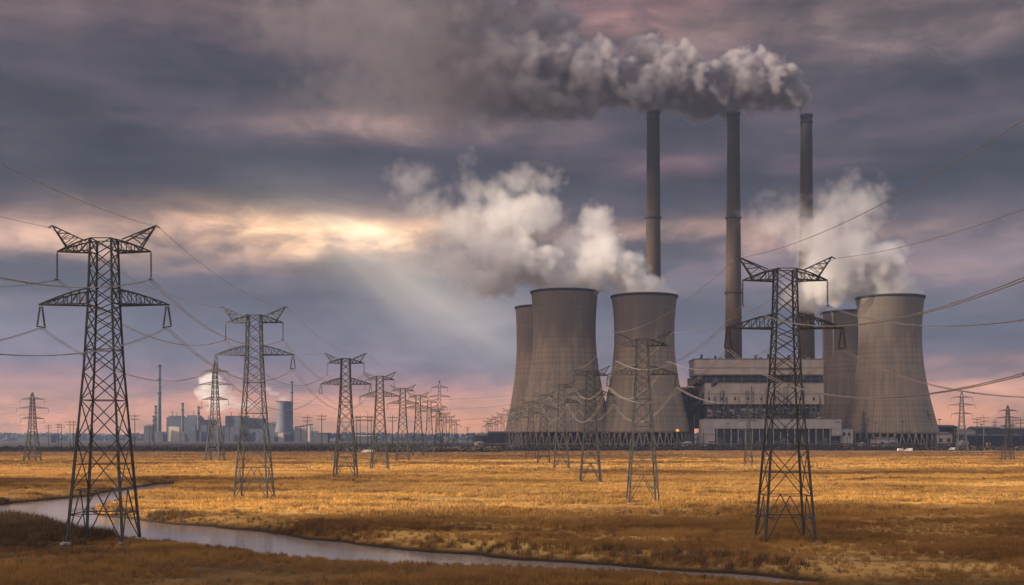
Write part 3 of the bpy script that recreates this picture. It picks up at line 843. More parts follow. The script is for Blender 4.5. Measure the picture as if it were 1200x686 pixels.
# turbine hall in front
th = empty('turbine_hall', (0, 0, 0)); tag(th, 'long low white turbine hall with dark open bays in front of the boiler house', 'industrial hall')
DT = 1212.0
b = MB(); bx(b, 825, 986, 0, 33, 491.3, 502.5, DT); b.build('fascia', 'white_cladding', th)
b = MB(); bx(b, 824.4, 986.6, -.5, 33.5, 490.5, 491.3, DT); b.build('roof_edge', 'pipe', th)
b = MB(); bx(b, 826, 985, 8, 32, 502.5, 524, DT); b.build('back_wall', 'dark_cladding', th)
b = MB(); bx(b, 825, 838, .4, 32, 502.5, 526, DT); bx(b, 975, 986, .4, 32, 502.5, 511, DT); b.build('end_wall', 'white_cladding', th)
b = MB()
for k in range(17):
    px = 840 + k * 8.3; bx(b, px, px + .9, 1, 2.2, 502.5, 526, DT)
b.build('column', 'white_cladding', th)
b = MB()
for k in range(16):
    px = 842.5 + k * 8.3; bx(b, px, px + 4.6, 7.5, 8.1, 505, 510, DT)
b.build('window_band', 'glass', th)
b = MB()
for k in range(0, 16, 3):
    px = 842.5 + k * 8.3; bx(b, px, px + 5, 6.8, 7.4, 513, 524, DT)
b.build('roller_door', 'pipe', th)
b = MB(); bx(b, 978, 984, -.35, .2, 494.6, 495.4, DT); b.build('nameplate', 'dark', th)
an = empty('annex', (0, 0, 0)); tag(an, 'small pale flat-roofed annex at the right end of the turbine hall', 'building')
b = MB(); bx(b, 986.8, 1001, 4, 24, 503, 524, DT); b.build('wall', 'white_cladding', an)
b = MB(); bx(b, 986.8, 1001.5, 3.4, 24.6, 502.2, 503, DT); b.build('roof', 'pipe', an)
b = MB(); bx(b, 989, 992, 3.6, 4.2, 507, 511, DT); bx(b, 995, 998, 3.6, 4.2, 507, 511, DT); b.build('window', 'glass', an)

# ------------------------------------------------------------------ switchyard and low works around the plant
def gantry():
    root = empty('switchyard_gantry', (0, 0, 0))
    for sx in (-1, 1):
        b = MB()
        for o in (-.6, .6):
            b.bar((sx * 9 + o, -.6, 0), (sx * 9 + o * .5, -.3, 14), .22); b.bar((sx * 9 + o, .6, 0), (sx * 9 + o * .5, .3, 14), .22)
        for k in range(7): b.bar((sx * 9 - .55, -.6, k * 2), (sx * 9 + .5, -.6, k * 2 + 2), .14)
        b.bar((sx * 9, 0, 14), (sx * 9, 0, 18.5), .2, r2=.08)
        b.build('post', 'far_steel', root)
    b = MB()
    for zz in (13, 14):
        b.bar((-9, -.4, zz), (9, -.4, zz), .2); b.bar((-9, .4, zz), (9, .4, zz), .2)
    for k in range(9): b.bar((-9 + 2 * k, -.4, 13), (-8 + 2 * k, -.4, 14), .12); b.bar((-8 + 2 * k, -.4, 14), (-7 + 2 * k, -.4, 13), .12)
    b.build('beam', 'far_steel', root)
    for x_ in (-6, 0, 6):
        b = MB(); insulator_mb(b, (x_, 0, 13), (x_, 0, 10.4), .25, 6); b.build('insulator', 'insulator', root)
    return root
g0 = gantry(); g0['category'] = 'gantry'; g0['group'] = 'switchyard gantries'; register(g0)
GAN = [(565, 1190, 1), (579, 1240, .9), (602, 1160, 1), (628, 1170, .9), (655, 1150, .95), (684, 1165, 1), (716, 1150, .9), (742, 1160, 1), (776, 1155, .9), (806, 1160, 1.1),
       (836, 1165, 1.1), (858, 1150, 1.2), (884, 1160, .9), (905, 1165, 1.1), (948, 1160, 1.2), (976, 1155, 1), (1003, 1165, .9), (1030, 1150, 1), (1060, 1160, .9), (1106, 1180, 1.1), (1140, 1200, 1), (1170, 1180, 1.1), (1196, 1210, 1)]
for i, (px, D, s) in enumerate(GAN):
    where = ('left of the cooling towers' if px < 600 else 'in front of the left cooling towers' if px < 800 else 'in front of the turbine hall' if px < 990
             else 'in front of the rightmost cooling tower' if px < 1100 else 'right of the rightmost cooling tower')
    sel = [q for q in GAN if ((q[0] < 600) == (px < 600)) and ((q[0] < 800) == (px < 800)) and ((q[0] < 990) == (px < 990)) and ((q[0] < 1100) == (px < 1100))]
    od = ['first', 'second', 'third', 'fourth', 'fifth', 'sixth', 'seventh', 'eighth', 'ninth'][sel.index((px, D, s))]
    placed(g0, i == 0, (X(px, D), D, .9), random.uniform(-.25, .25), (s, s, s), '%s steel gantry from the left %s' % (od, where))
def transformer():
    root = empty('transformer', (0, 0, 0))
    MB().box(-3, 3, -2, 2, .4, 4).build('tank', 'pipe', root)
    b = MB()
    for k in range(8): b.box(-3.0 + k * .8, -2.6 + k * .8, -3, -2.01, .8, 3.6)
    b.build('radiator', 'far_steel', root)
    MB().bar((-2, 1.2, 4.9), (2, 1.2, 4.9), 1.0, n=10).build('conservator', 'pipe', root)
    for x_ in (-1.6, 0, 1.6):
        b = MB(); insulator_mb(b, (x_, -.5, 4), (x_ * 1.3, -.5, 6.8), .3, 6); b.build('bushing', 'insulator', root)
    MB().box(-3.6, 3.6, -3.2, 2.4, 0, .4).build('plinth', 'footing', root)
    return root
t0 = transformer(); t0['category'] = 'transformer'; t0['group'] = 'transformers in front of the turbine hall'; register(t0)
TR = [834, 848, 867, 890, 912, 941, 962, 980]
for i, px in enumerate(TR):
    placed(t0, i == 0, (X(px, 1185), 1185, .9), 0, (1.5,) * 3, '%s grey transformer from the left, low in front of the turbine hall' % ['first', 'second', 'third', 'fourth', 'fifth', 'sixth', 'seventh', 'eighth'][i])
LOW = [(556, 572, 511, 1330, 'blue_cladding', 'low dark shed at the left foot of the plant'), (572, 596, 508, 1300, 'dark_cladding', 'dark pump house left of the cooling towers'),
       (1102, 1122, 500.5, 1300, 'dark_cladding', 'low dark hall right of the rightmost cooling tower'), (1122, 1143, 505, 1280, 'cladding', 'small brownish workshop beside the low dark hall'),
       (1143, 1172, 502, 1420, 'blue_cladding', 'bluish warehouse behind the right field edge'), (1173, 1214, 503, 1430, 'blue_cladding', 'bluish warehouse at the right picture edge'),
       (1098, 1116, 509, 1240, 'cladding', 'tan brick hut by the foot of the rightmost tower'), (1028, 1052, 515, 1200, 'white_cladding', 'long low white shed at the foot of the rightmost tower'),
       (1130, 1200, 511, 1230, 'dark_cladding', 'long dark shed with pale roof at the right')]
for px0, px1, top, D, mt, lab in LOW:
    r_ = empty('industrial_shed', (X((px0 + px1) / 2, D), D, .9)); tag(r_, lab, 'building', 'low works buildings')
    hw = (px1 - px0) / 2 * D / F; h = Z(top, D) - .9
    MB().box(-hw, hw, 0, 26, 0, h).build('wall', mt, r_)
    rf = MB(); rf.add([(-hw - .6, -.7, h), (hw + .6, -.7, h), (hw + .6, 26.7, h), (-hw - .6, 26.7, h), (-hw - .6, 13, h + 2.2), (hw + .6, 13, h + 2.2)], [(0, 1, 5, 4), (2, 3, 4, 5), (0, 4, 3), (1, 2, 5), (0, 3, 2, 1)])
    rf.build('roof', 'pipe' if mt != 'dark_cladding' else 'far_wall', r_)
    n = max(2, int(hw * 2 / 7))
    g = MB()
    for k in range(n): x_ = -hw + (k + .5) * 2 * hw / n; g.box(x_ - 1.8, x_ + 1.8, -.25, -.02, h * .45, h * .72)
    g.build('window_band', 'glass', r_)
    g = MB(); g.box(-hw + 1, -hw + 5, -.25, -.02, 0, min(4.5, h * .4)); g.build('door', 'far_wall', r_)
def tank():
    root = empty('storage_tank', (0, 0, 0))
    MB().lathe([(7, 0), (7, 8), (6.6, 8.5), (0.3, 10)], 28).build('shell', 'white_cladding', root)
    b = MB()
    for zz in (2.5, 5.2, 8): b.lathe([(7.02, zz), (7.25, zz), (7.25, zz + .3), (7.02, zz + .3)], 28, cap=False)
    b.build('band', 'pipe', root)
    b = MB(); b.bar((-.3, -7.3, 0), (-.3, -7.3, 9), .15); b.bar((.3, -7.3, 0), (.3, -7.3, 9), .15)
    for k in range(16): b.bar((-.3, -7.3, .5 + k * .5), (.3, -7.3, .5 + k * .5), .1)
    b.build('ladder', 'far_steel', root); return root
k0 = tank(); k0['category'] = 'tank'; k0['group'] = 'storage tanks of the power station'; register(k0)
for i, (px, D, s, lab) in enumerate(((562, 1240, .8, 'small pale storage tank left of the cooling towers'), (806, 1205, .8, 'pale storage tank between the lamp and the turbine hall'), (1010, 1195, .7, 'pale storage tank right of the annex'),
                                     (1128, 1225, .9, 'left one of two storage tanks right of the rightmost cooling tower'), (1156, 1235, .8, 'right one of two storage tanks right of the rightmost cooling tower'))):
    placed(k0, i == 0, (X(px, D), D, .9), 0, (s,) * 3, lab)
def mast():
    root = empty('floodlight_mast', (0, 0, 0))
    MB().bar((0, 0, 0), (0, 0, 24), .6, r2=.3, n=8).build('mast', 'far_steel', root)
    b = MB(); b.box(-1.6, 1.6, -.3, .3, 23.6, 24.3)
    for k in range(4): b.box(-1.5 + k * .8, -.9 + k * .8, -.6, -.3, 23.5, 24.3)
    b.build('lamp_head', 'far_steel', root); return root
m0 = mast(); m0['category'] = 'floodlight mast'; m0['group'] = 'unlit floodlight masts of the power station'; register(m0)
for i, (px, D) in enumerate(((572, 1200), (645, 1170), (706, 1170), (812, 1175), (853, 1180), (928, 1175), (996, 1190), (1026, 1170), (1057, 1170), (1101, 1200), (1150, 1200), (1178, 1195))):
    placed(m0, i == 0, (X(px, D), D, .9), random.uniform(-1, 1), (1, 1, random.uniform(.9, 1.25)), '%s slim unlit floodlight mast from the left along the plant front' % ['first', 'second', 'third', 'fourth', 'fifth', 'sixth', 'seventh', 'eighth', 'ninth', 'tenth', 'eleventh', 'twelfth'][i])
# a lit sodium lamp at the foot of the second tower
lp = empty('lamp_post', (X(794, 1165), 1165, .9)); tag(lp, 'orange lit lamp on a tall mast at the foot of the cooling tower', 'lamp')
MB().bar((0, 0, 0), (0, 0, 17.5), .5, r2=.3, n=8).build('mast', 'far_steel', lp)
MB().lathe([(.2, 17.4), (1.5, 17.8), (1.8, 18.7), (1.0, 19.6), (.2, 20.2)], 14).build('lamp_head', 'sodium_lamp', lp)
# pipe bridge in front of the plant
pbg = empty('pipe_bridge', (0, 1180, .9)); tag(pbg, 'long low pipe rack running along the front of the plant', 'pipe rack')
b = MB()
for k in range(3): b.bar((X(560, 1180), k * .8, 5 + (k % 2) * .7), (X(1120, 1180), k * .8, 5 + (k % 2) * .7), .7, n=8)
b.build('pipe', 'pipe', pbg)
b = MB()
for k in range(40):
    x_ = X(560, 1180) + k * (X(1120, 1180) - X(560, 1180)) / 39; b.bar((x_, 0, 0), (x_, 0, 6.4), .35); b.bar((x_, 2, 0), (x_, 2, 6.4), .35); b.bar((x_, -.4, 4.6), (x_, 2.4, 4.6), .3)
b.build('trestle', 'far_steel', pbg)

# ------------------------------------------------------------------ utility poles
def pole():
    root = empty('utility_pole', (0, 0, 0))
    MB().bar((0, 0, 0), (0, 0, 20), .5, r2=.32, n=8).build('mast', 'wood', root)
    for z_, L in ((18.6, 2.6), (16.6, 2.1)):
        b = MB(); b.bar((-L, 0, z_), (L, 0, z_), .28)
        for s_ in (-1, -.45, .45, 1): b.bar((s_ * L, 0, z_ + .15), (s_ * L, 0, z_ + .7), .24, n=6)
        b.build('crossarm', 'wood', root)
    return root
p0 = pole(); p0['category'] = 'utility pole'; p0['group'] = 'utility poles on the horizon'; register(p0)
PO = [(57, 497, 1500), (68, 496, 1450), (72, 496.5, 1500), (82, 493, 1450), (86, 493, 1400), (158, 485, 1300), (175, 497, 1600), (181, 496, 1600), (360, 487, 1250), (377, 485, 1250),
      (418, 487, 1300), (422, 486, 1300), (431, 486, 1250), (435, 487, 1300), (460, 487, 1300), (548, 500, 1500), (1145, 489, 1150), (1153, 487, 1100), (1166, 493, 1250), (1187, 491, 1150), (1196, 490, 1150)]
for i, (px, t, D) in enumerate(PO):
    H = Z(t, D) - .9; s = H / 20
    if px < 100: lab = '%s pole from the left of the far group left of the big creek-side pylon' % ['first', 'second', 'third', 'fourth', 'fifth'][i]
    elif px < 200: lab = {158: 'tall hazy pole right of the creek-side pylon', 175: 'thin pole left of the distant plant chimney', 181: 'thin pole touching the distant plant'}[px]
    elif px < 560: lab = '%s pole from the left behind the left pylon row' % ['first', 'second', 'third', 'fourth', 'fifth', 'sixth', 'seventh', 'eighth'][i - 8]
    else: lab = '%s pole from the left beyond the field right of the plant' % ['first', 'second', 'third', 'fourth', 'fifth'][i - 16]
    placed(p0, i == 0, (X(px, D), D, .9), random.uniform(-.6, .6), (1.5 * s ** .5, 1.5 * s ** .5, s), lab)

# ------------------------------------------------------------------ the distant plant on the left
DF = 3300.0
fp = empty('distant_power_plant', (0, 0, 0)); tag(fp, 'hazy blue-grey power plant blocks with stacks on the left horizon', 'power plant')
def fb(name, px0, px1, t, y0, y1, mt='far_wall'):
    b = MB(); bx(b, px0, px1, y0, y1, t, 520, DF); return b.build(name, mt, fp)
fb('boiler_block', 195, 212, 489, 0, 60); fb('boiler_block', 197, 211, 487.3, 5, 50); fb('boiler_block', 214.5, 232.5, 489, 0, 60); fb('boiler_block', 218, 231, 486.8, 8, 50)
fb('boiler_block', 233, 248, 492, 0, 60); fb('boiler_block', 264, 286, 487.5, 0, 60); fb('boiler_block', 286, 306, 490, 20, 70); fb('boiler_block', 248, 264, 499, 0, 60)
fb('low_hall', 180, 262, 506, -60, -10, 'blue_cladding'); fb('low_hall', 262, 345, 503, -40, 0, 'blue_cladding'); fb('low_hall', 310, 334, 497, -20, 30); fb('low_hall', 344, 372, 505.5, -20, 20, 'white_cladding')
def fstack(px, t, r, name='stack'):
    b = MB(); m_ = DF / F; H = Z(t, DF)
    b.lathe([(r * m_, .8), (r * .72 * m_, H)], 16, (X(px, DF), DF - 30, 0)); o = b.build(name, 'far_wall', fp)
    for q in (.62, .8, .97):
        g = MB(); rr = (r + (r * .72 - r) * q) * m_; g.lathe([(rr, H * q), (rr + 1.2, H * q), (rr + 1.2, H * q + 3.5), (rr, H * q + 3.5)], 16, (X(px, DF), DF - 30, 0), cap=False); g.build('band', 'dark', o)
rf = random.Random(5)
for k in range(26):
    px = rf.uniform(182, 372); w_ = rf.uniform(2.5, 9); fb('outbuilding', px, px + w_, rf.uniform(506, 511) if 312 < px < 356 else rf.uniform(499, 509), -110 - k * 2.2, -90 - k * 2.2, rf.choice(['far_wall', 'blue_cladding', 'far_steel', 'cladding']))
for px, t in ((201, 482), (206, 484), (226, 482), (270, 483), (279, 484), (296, 486), (312, 490), (243, 487)): 
    b = MB(); b.bar((X(px, DF), DF + 10, 5), (X(px, DF), DF + 10, Z(t, DF)), 2.2, n=8); b.build('vent_stack', 'far_steel', fp)
fstack(190.5, 428, 2.5); fstack(186.2, 476, 1.6); fstack(184, 488, 1.6); fstack(217.5, 473, 1.7); fstack(236, 477, 1.7); fstack(344.3, 447.5, 1.6)
b = MB(); yy = DF - 40
def fq(px, py): return (X(px, yy), yy, Z(py, yy))
for o_ in (0, 1.6): b.bar(fq(233, 478 + o_), fq(252, 472 + o_), 1.6)
for k in range(9): b.bar(fq(233 + k * 2.1, 478 - k * .66), fq(234 + k * 2.1, 479.2 - k * .66), .9)
b.build('flue_bridge', 'far_steel', fp)
b = MB(); b.bar(fq(306, 497), fq(330, 495), 3); b.bar(fq(345, 501), fq(367, 497.5), 3.2)
for k in range(6): b.bar(fq(349 + k * 3.4, 500), fq(349 + k * 3.4, 514), 1.2)
b.build('conveyor', 'far_steel', fp)
ft = empty('cooling_tower', (X(338, DF), DF - 60, .9)); tag(ft, 'small hazy cooling tower of the distant plant on the left', 'cooling tower')
m_ = DF / F; prof = []
for i in range(21):
    q = i / 20; zq = 20 + (Z(472.5, DF) - 20) * q; zw = .68
    r = 8.0 * m_ * math.sqrt(1 + ((q - zw) * (1.55 if q < zw else 1.3)) ** 2)
    prof.append((r, zq))
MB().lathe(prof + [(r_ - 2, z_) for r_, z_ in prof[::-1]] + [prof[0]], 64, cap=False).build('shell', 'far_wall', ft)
MB().lathe([(prof[-1][0] - 2.2, prof[-1][1]), (prof[-1][0] + 1.5, prof[-1][1]), (prof[-1][0] + 1.5, prof[-1][1] + 2), (prof[-1][0] - 2.2, prof[-1][1] + 2)], 64, cap=False).build('rim', 'dark', ft)
b = MB()
for k in range(30):
    a = 2 * math.pi * k / 30; b.bar((prof[0][0] * 1.05 * math.cos(a), prof[0][0] * 1.05 * math.sin(a), 0), (prof[0][0] * math.cos(a + .1), prof[0][0] * math.sin(a + .1), 20), 2)
b.build('column_ring', 'far_wall', ft)
# long pale sheds far behind the left pylon row
for px0, px1, t, D, lab in ((415, 440, 511.2, 2300, 'long pale low shed far behind the left pylon row'), (372, 384, 508, 2500, 'small dark shed right of the distant plant conveyor'), (20, 60, 511, 2600, 'flat hazy shed on the horizon at the left edge')):
    r_ = empty('far_shed', (X((px0 + px1) / 2, D), D, .9)); tag(r_, lab, 'building', 'far sheds on the horizon')
    hw = (px1 - px0) / 2 * D / F; h = Z(t, D) - .9
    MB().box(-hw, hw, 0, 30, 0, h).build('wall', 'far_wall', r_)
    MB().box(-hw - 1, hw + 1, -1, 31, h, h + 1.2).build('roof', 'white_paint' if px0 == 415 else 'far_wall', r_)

# ------------------------------------------------------------------ vehicles
def van():
    root = empty('delivery_van', (0, 0, 0))
    prof = [(-2.9, .45), (2.95, .45), (3.0, 1.2), (2.2, 1.35), (1.6, 2.35), (1.2, 2.55), (-2.9, 2.55)]
    b = MB(); n = len(prof); vs = [(x_, -1, z_) for x_, z_ in prof] + [(x_, 1, z_) for x_, z_ in prof]
    b.add(vs, [tuple(range(n)), tuple(range(n, 2 * n))[::-1]] + [(k, n + k, n + (k + 1) % n, (k + 1) % n) for k in range(n)])
    b.build('body', 'white_paint', root)
    b = MB(); b.add([(2.16, -.9, 1.42), (2.16, .9, 1.42), (1.66, .9, 2.28), (1.66, -.9, 2.28)], [(0, 1, 2, 3)])
    for v_ in range(len(b.v)): b.v[v_] = (b.v[v_][0] + .03, b.v[v_][1], b.v[v_][2])
    b.build('windscreen', 'glass', root)
    for s_ in (-1, 1):
        MB().box(.7, 1.5, s_ * 1.005 - .01, s_ * 1.005 + .01, 1.5, 2.2).build('side_window', 'glass', root)
        for x_ in (-1.9, 1.9):
            wh = MB().bar((x_, s_ * .78, .45), (x_, s_ * 1.04, .45), .9, n=16).build('wheel', 'rubber', root)
            MB().bar((x_, s_ * 1.03, .45), (x_, s_ * 1.06, .45), .5, n=12).build('rim', 'pipe', wh)
    return root
v0 = van(); v0['category'] = 'van'; v0['group'] = 'white vans parked at the field edge'; register(v0)
VA = [(428, 521.5, 900, 'left one of two white vans parked behind the third and fourth left pylons'), (434.5, 521.5, 905, 'right one of two white vans parked behind the left pylon row'),
      (1056, 526.5, 1010, 'left one of two white vans below the rightmost cooling tower'), (1065, 526.3, 1020, 'right one of two white vans below the rightmost cooling tower'), (1116, 518, 1100, 'white van parked by the sheds right of the rightmost tower')]
for i, (px, py, D, lab) in enumerate(VA):
    placed(v0, i == 0, (X(px, D), D, GH(X(px, D), D) + .05), random.choice((0.1, 3.0)), (1, 1, 1), lab)

# ------------------------------------------------------------------ scrub belt, distant woods (masses nobody could count)
def clump_mass(name, mat, pts, hmin, hmax, per=26, leaf=.9, seed=1, wide=1.6):
    r = np.random.default_rng(seed); V = []; Fc = []
    pts = np.array(pts); n = len(pts) * per
    P = np.repeat(pts, per, 0); hs = np.repeat(r.uniform(hmin, hmax, len(pts)), per)
    th = r.uniform(0, 2 * np.pi, n); rr = np.sqrt(r.uniform(0, 1, n)); zz = r.uniform(0.02, 1, n)
    rad = rr * hs * wide * np.sqrt(np.clip(1 - zz ** 2, .05, 1)) * .6
    cx = P[:, 0] + rad * np.cos(th) * 1.4; cy2 = P[:, 1] + rad * np.sin(th); cz = P[:, 2] + zz * hs
    s = leaf * r.uniform(.6, 1.5, n)
    A = r.normal(size=(n, 3)); A /= np.linalg.norm(A, axis=1)[:, None]; B = np.cross(A, r.normal(size=(n, 3))); B /= np.linalg.norm(B, axis=1)[:, None]
    Cc = np.stack([cx, cy2, cz], 1)
    q = [Cc + A * s[:, None], Cc + B * s[:, None] * .8, Cc - A * s[:, None] * .9, Cc - B * s[:, None]]
    V = np.stack(q, 1).reshape(-1, 3); Fc = np.arange(n * 4).reshape(-1, 4)
    me = bpy.data.meshes.new(name); me.from_pydata(V.tolist(), [], Fc.tolist()); me.update(); me.materials.append(MATS[mat])
    o = bpy.data.objects.new(name, me); C.objects.link(o); return o
r_ = np.random.default_rng(3)
n = 2600; px_ = r_.uniform(-600, 640, n); py_ = 1040 + r_.uniform(0, 110, n) ** 1.0
pts = [(a, b_ + 60 * math.sin(a * .004) , .6) for a, b_ in zip(px_, py_)]
tag(clump_mass('scrub', 'scrub', pts, 1.6, 4.6, 26, .8, 4), 'dark scrub belt along the far edge of the field', 'scrub', None, 'stuff')
n = 1500; pts = [(a, b_, .6) for a, b_ in zip(r_.uniform(-190, -10, n), r_.uniform(880, 1040, n))]
pts = [(a, b_, c) for a, b_, c in pts if b_ > 900 + abs(a + 60) * .8]
tag(clump_mass('scrub', 'scrub', pts, 2, 5, 22, .8, 6), 'dark thicket at the far end of the left pylon row', 'scrub', None, 'stuff')
n = 2600; pts = [(a, b_, 0) for a, b_ in zip(r_.uniform(-2700, 2700, n), r_.uniform(3900, 5700, n))]
tag(clump_mass('distant_woods', 'woods', pts, 12, 26, 22, 8, 9, 2.2), 'low hazy line of woods along the whole horizon', 'woods', None, 'stuff')

# ------------------------------------------------------------------ grass
def tuft(name, mat, blades, h, spread, wid, seed, lean=.35):
    r = random.Random(seed); b = MB()
    for k in range(blades):
        a = r.uniform(0, 6.283); d = spread * math.sqrt(r.random()); x0, y0 = d * math.cos(a), d * math.sin(a)
        hh = h * r.uniform(.55, 1.15); la = r.uniform(0, 6.283); ln = lean * hh * r.uniform(.2, 1.2); lx, ly = ln * math.cos(la), ln * math.sin(la)
        wa = r.uniform(0, 3.14); wx, wy = math.cos(wa) * wid, math.sin(wa) * wid
        b.add([(x0 - wx, y0 - wy, -.05), (x0 + wx, y0 + wy, -.05), (x0 + lx * .4 + wx * .7, y0 + ly * .4 + wy * .7, hh * .6), (x0 + lx * .4 - wx * .7, y0 + ly * .4 - wy * .7, hh * .6), (x0 + lx, y0 + ly, hh)],
              [(0, 1, 2, 3), (3, 2, 4)])
    me = bpy.data.meshes.new(name); me.from_pydata(b.v, [], b.f); me.update(); me.materials.append(MATS[mat]); return me
def scatter(name, pts, scl, meshes, seed, label):
    """one object of points; geometry nodes put a tuft on each"""
    me = bpy.data.meshes.new(name); me.from_pydata([tuple(p) for p in pts], [], []); me.update()
    at = me.attributes.new('sc', 'FLOAT', 'POINT'); at.data.foreach_set('value', np.asarray(scl, np.float32))
    o = bpy.data.objects.new(name, me); C.objects.link(o)
    ng = bpy.data.node_groups.new(name + '_nodes', 'GeometryNodeTree')
    ng.interface.new_socket('Geometry', in_out='INPUT', socket_type='NodeSocketGeometry'); ng.interface.new_socket('Geometry', in_out='OUTPUT', socket_type='NodeSocketGeometry')
    N, L = ng.nodes, ng.links
    gi = N.new('NodeGroupInput'); go = N.new('NodeGroupOutput'); ip = N.new('GeometryNodeInstanceOnPoints')
    join = N.new('GeometryNodeGeometryToInstance')
    holders = []
    for m_ in meshes:
        h = bpy.data.objects.new(m_.name, m_); holders.append(h)
    for h in reversed(holders):
        oi = N.new('GeometryNodeObjectInfo'); oi.inputs[0].default_value = h; oi.inputs['As Instance'].default_value = False
        L.new(oi.outputs['Geometry'], join.inputs[0])
    L.new(gi.outputs[0], ip.inputs['Points']); L.new(join.outputs[0], ip.inputs['Instance']); ip.inputs['Pick Instance'].default_value = True
    rv = N.new('FunctionNodeRandomValue'); rv.data_type = 'FLOAT_VECTOR'; rv.inputs[0].default_value = (-.12, -.12, 0); rv.inputs[1].default_value = (.12, .12, 6.283)
    L.new(rv.outputs[0], ip.inputs['Rotation'])
    na = N.new('GeometryNodeInputNamedAttribute'); na.data_type = 'FLOAT'; na.inputs[0].default_value = 'sc'; L.new(na.outputs[0], ip.inputs['Scale'])
    L.new(ip.outputs[0], go.inputs[0])
    md = o.modifiers.new('scatter', 'NODES'); md.node_group = ng
    return tag(o, label, 'grass', None, 'stuff')
def field_points(y0, y1, dens, r, margin=1.12, xoff=14):
    A = []; n = int(dens * .4286 * margin * (y1 ** 2 - y0 ** 2)) + int(dens * 2 * xoff * (y1 - y0))
    y = np.sqrt(r.uniform(y0 ** 2, y1 ** 2, n)); x = r.uniform(-1, 1, n) * (y * .4286 * margin + xoff)
    return x, y
def place_grass(y0, y1, dens, seed, s0, s1, meshes, name, label, keep=None):
    r = np.random.default_rng(seed); x, y = field_points(y0, y1, dens, r)
    d = np.full(x.shape, 99.0); m = y < 420; d[m] = sdf(x[m], y[m]); z = height(x, y)
    pn = wob(x, y, .13) + .5 * wob(y, x, .4)
    k = (z > .22) & (d > .4) & (r.uniform(0, 1, len(x)) < np.clip(.85 + pn * .9, .3, 1))
    if keep is not None: k &= keep(x, y, d, r)
    x, y, z, d, pn = x[k], y[k], z[k], d[k], pn[k]
    s = r.uniform(s0, s1, len(x)) * np.clip(1 + pn * .5, .6, 1.6)
    ns = (y < np.interp(x, nb[:, 0], nb[:, 1]) + 4) & (x > X(135, 150))
    s = np.where(ns & (d < 8) , s * (.45 + .07 * np.clip(d, 0, 8)), s)
    return scatter(name, np.stack([x, y, z], 1), s, meshes, seed, label), len(x)
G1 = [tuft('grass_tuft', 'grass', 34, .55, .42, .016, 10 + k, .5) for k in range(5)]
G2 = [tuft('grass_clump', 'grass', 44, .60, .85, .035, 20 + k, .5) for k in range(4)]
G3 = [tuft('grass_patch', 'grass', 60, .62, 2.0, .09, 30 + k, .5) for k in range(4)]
RU = [tuft('rush_tuft', 'rush', 34, 1.0, .5, .020, 40 + k, .3) for k in range(4)]
cnt = []
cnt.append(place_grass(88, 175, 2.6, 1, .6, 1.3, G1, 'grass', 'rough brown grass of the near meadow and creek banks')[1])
cnt.append(place_grass(175, 420, .62, 2, .6, 1.25, G2, 'grass', 'golden dry grass of the middle field')[1])
cnt.append(place_grass(420, 1010, .085, 3, .6, 1.2, G3, 'grass', 'golden dry grass of the far field')[1])
def bank_keep(x, y, d, r):
    lim = np.where(x < X(130, 150), 9.0, 3.2)
    nearside = y < np.interp(x, nb[:, 0], nb[:, 1]) + 2
    left = (x < X(128, 150)) & nearside & (d < 34) & (y > 137 + 5 * wob(x, y, .3))
    near = nearside & (d < 2.2) & (wob(x, y, .5) > .45)
    farb = (~nearside) & (y < 235) & (d < 5.5 + 2 * wob(x, y, .15)) & (r.uniform(0, 1, len(x)) < np.clip(.8 + wob(x, y, .3), .2, 1))
    return near | farb, left
cnt.append(place_grass(96, 300, 1.9, 5, .45, .95, RU, 'rushes', 'dark brown rushes along the creek banks', lambda x, y, d, r: bank_keep(x, y, d, r)[0])[1])
cnt.append(place_grass(130, 215, 2.6, 8, .8, 1.5, RU, 'reeds', 'tall dark reed bed on the near bank at the left edge', lambda x, y, d, r: bank_keep(x, y, d, r)[1])[1])
def drift_keep(x, y, d, r):
    return (wob(x * .25, y, .16) + .35 * wob(x, y, .8) > .72)
cnt.append(place_grass(150, 420, .5, 6, .5, .95, RU, 'rushes', 'dark drifts of sedge in the golden field', drift_keep)[1])
cnt.append(place_grass(90, 200, .22, 11, .35, .85, RU, 'weeds', 'scattered brown weed stalks in the near meadow', lambda x, y, d, r: (wob(x, y, .2) > .1) & (d > 1))[1])
print('grass', cnt)

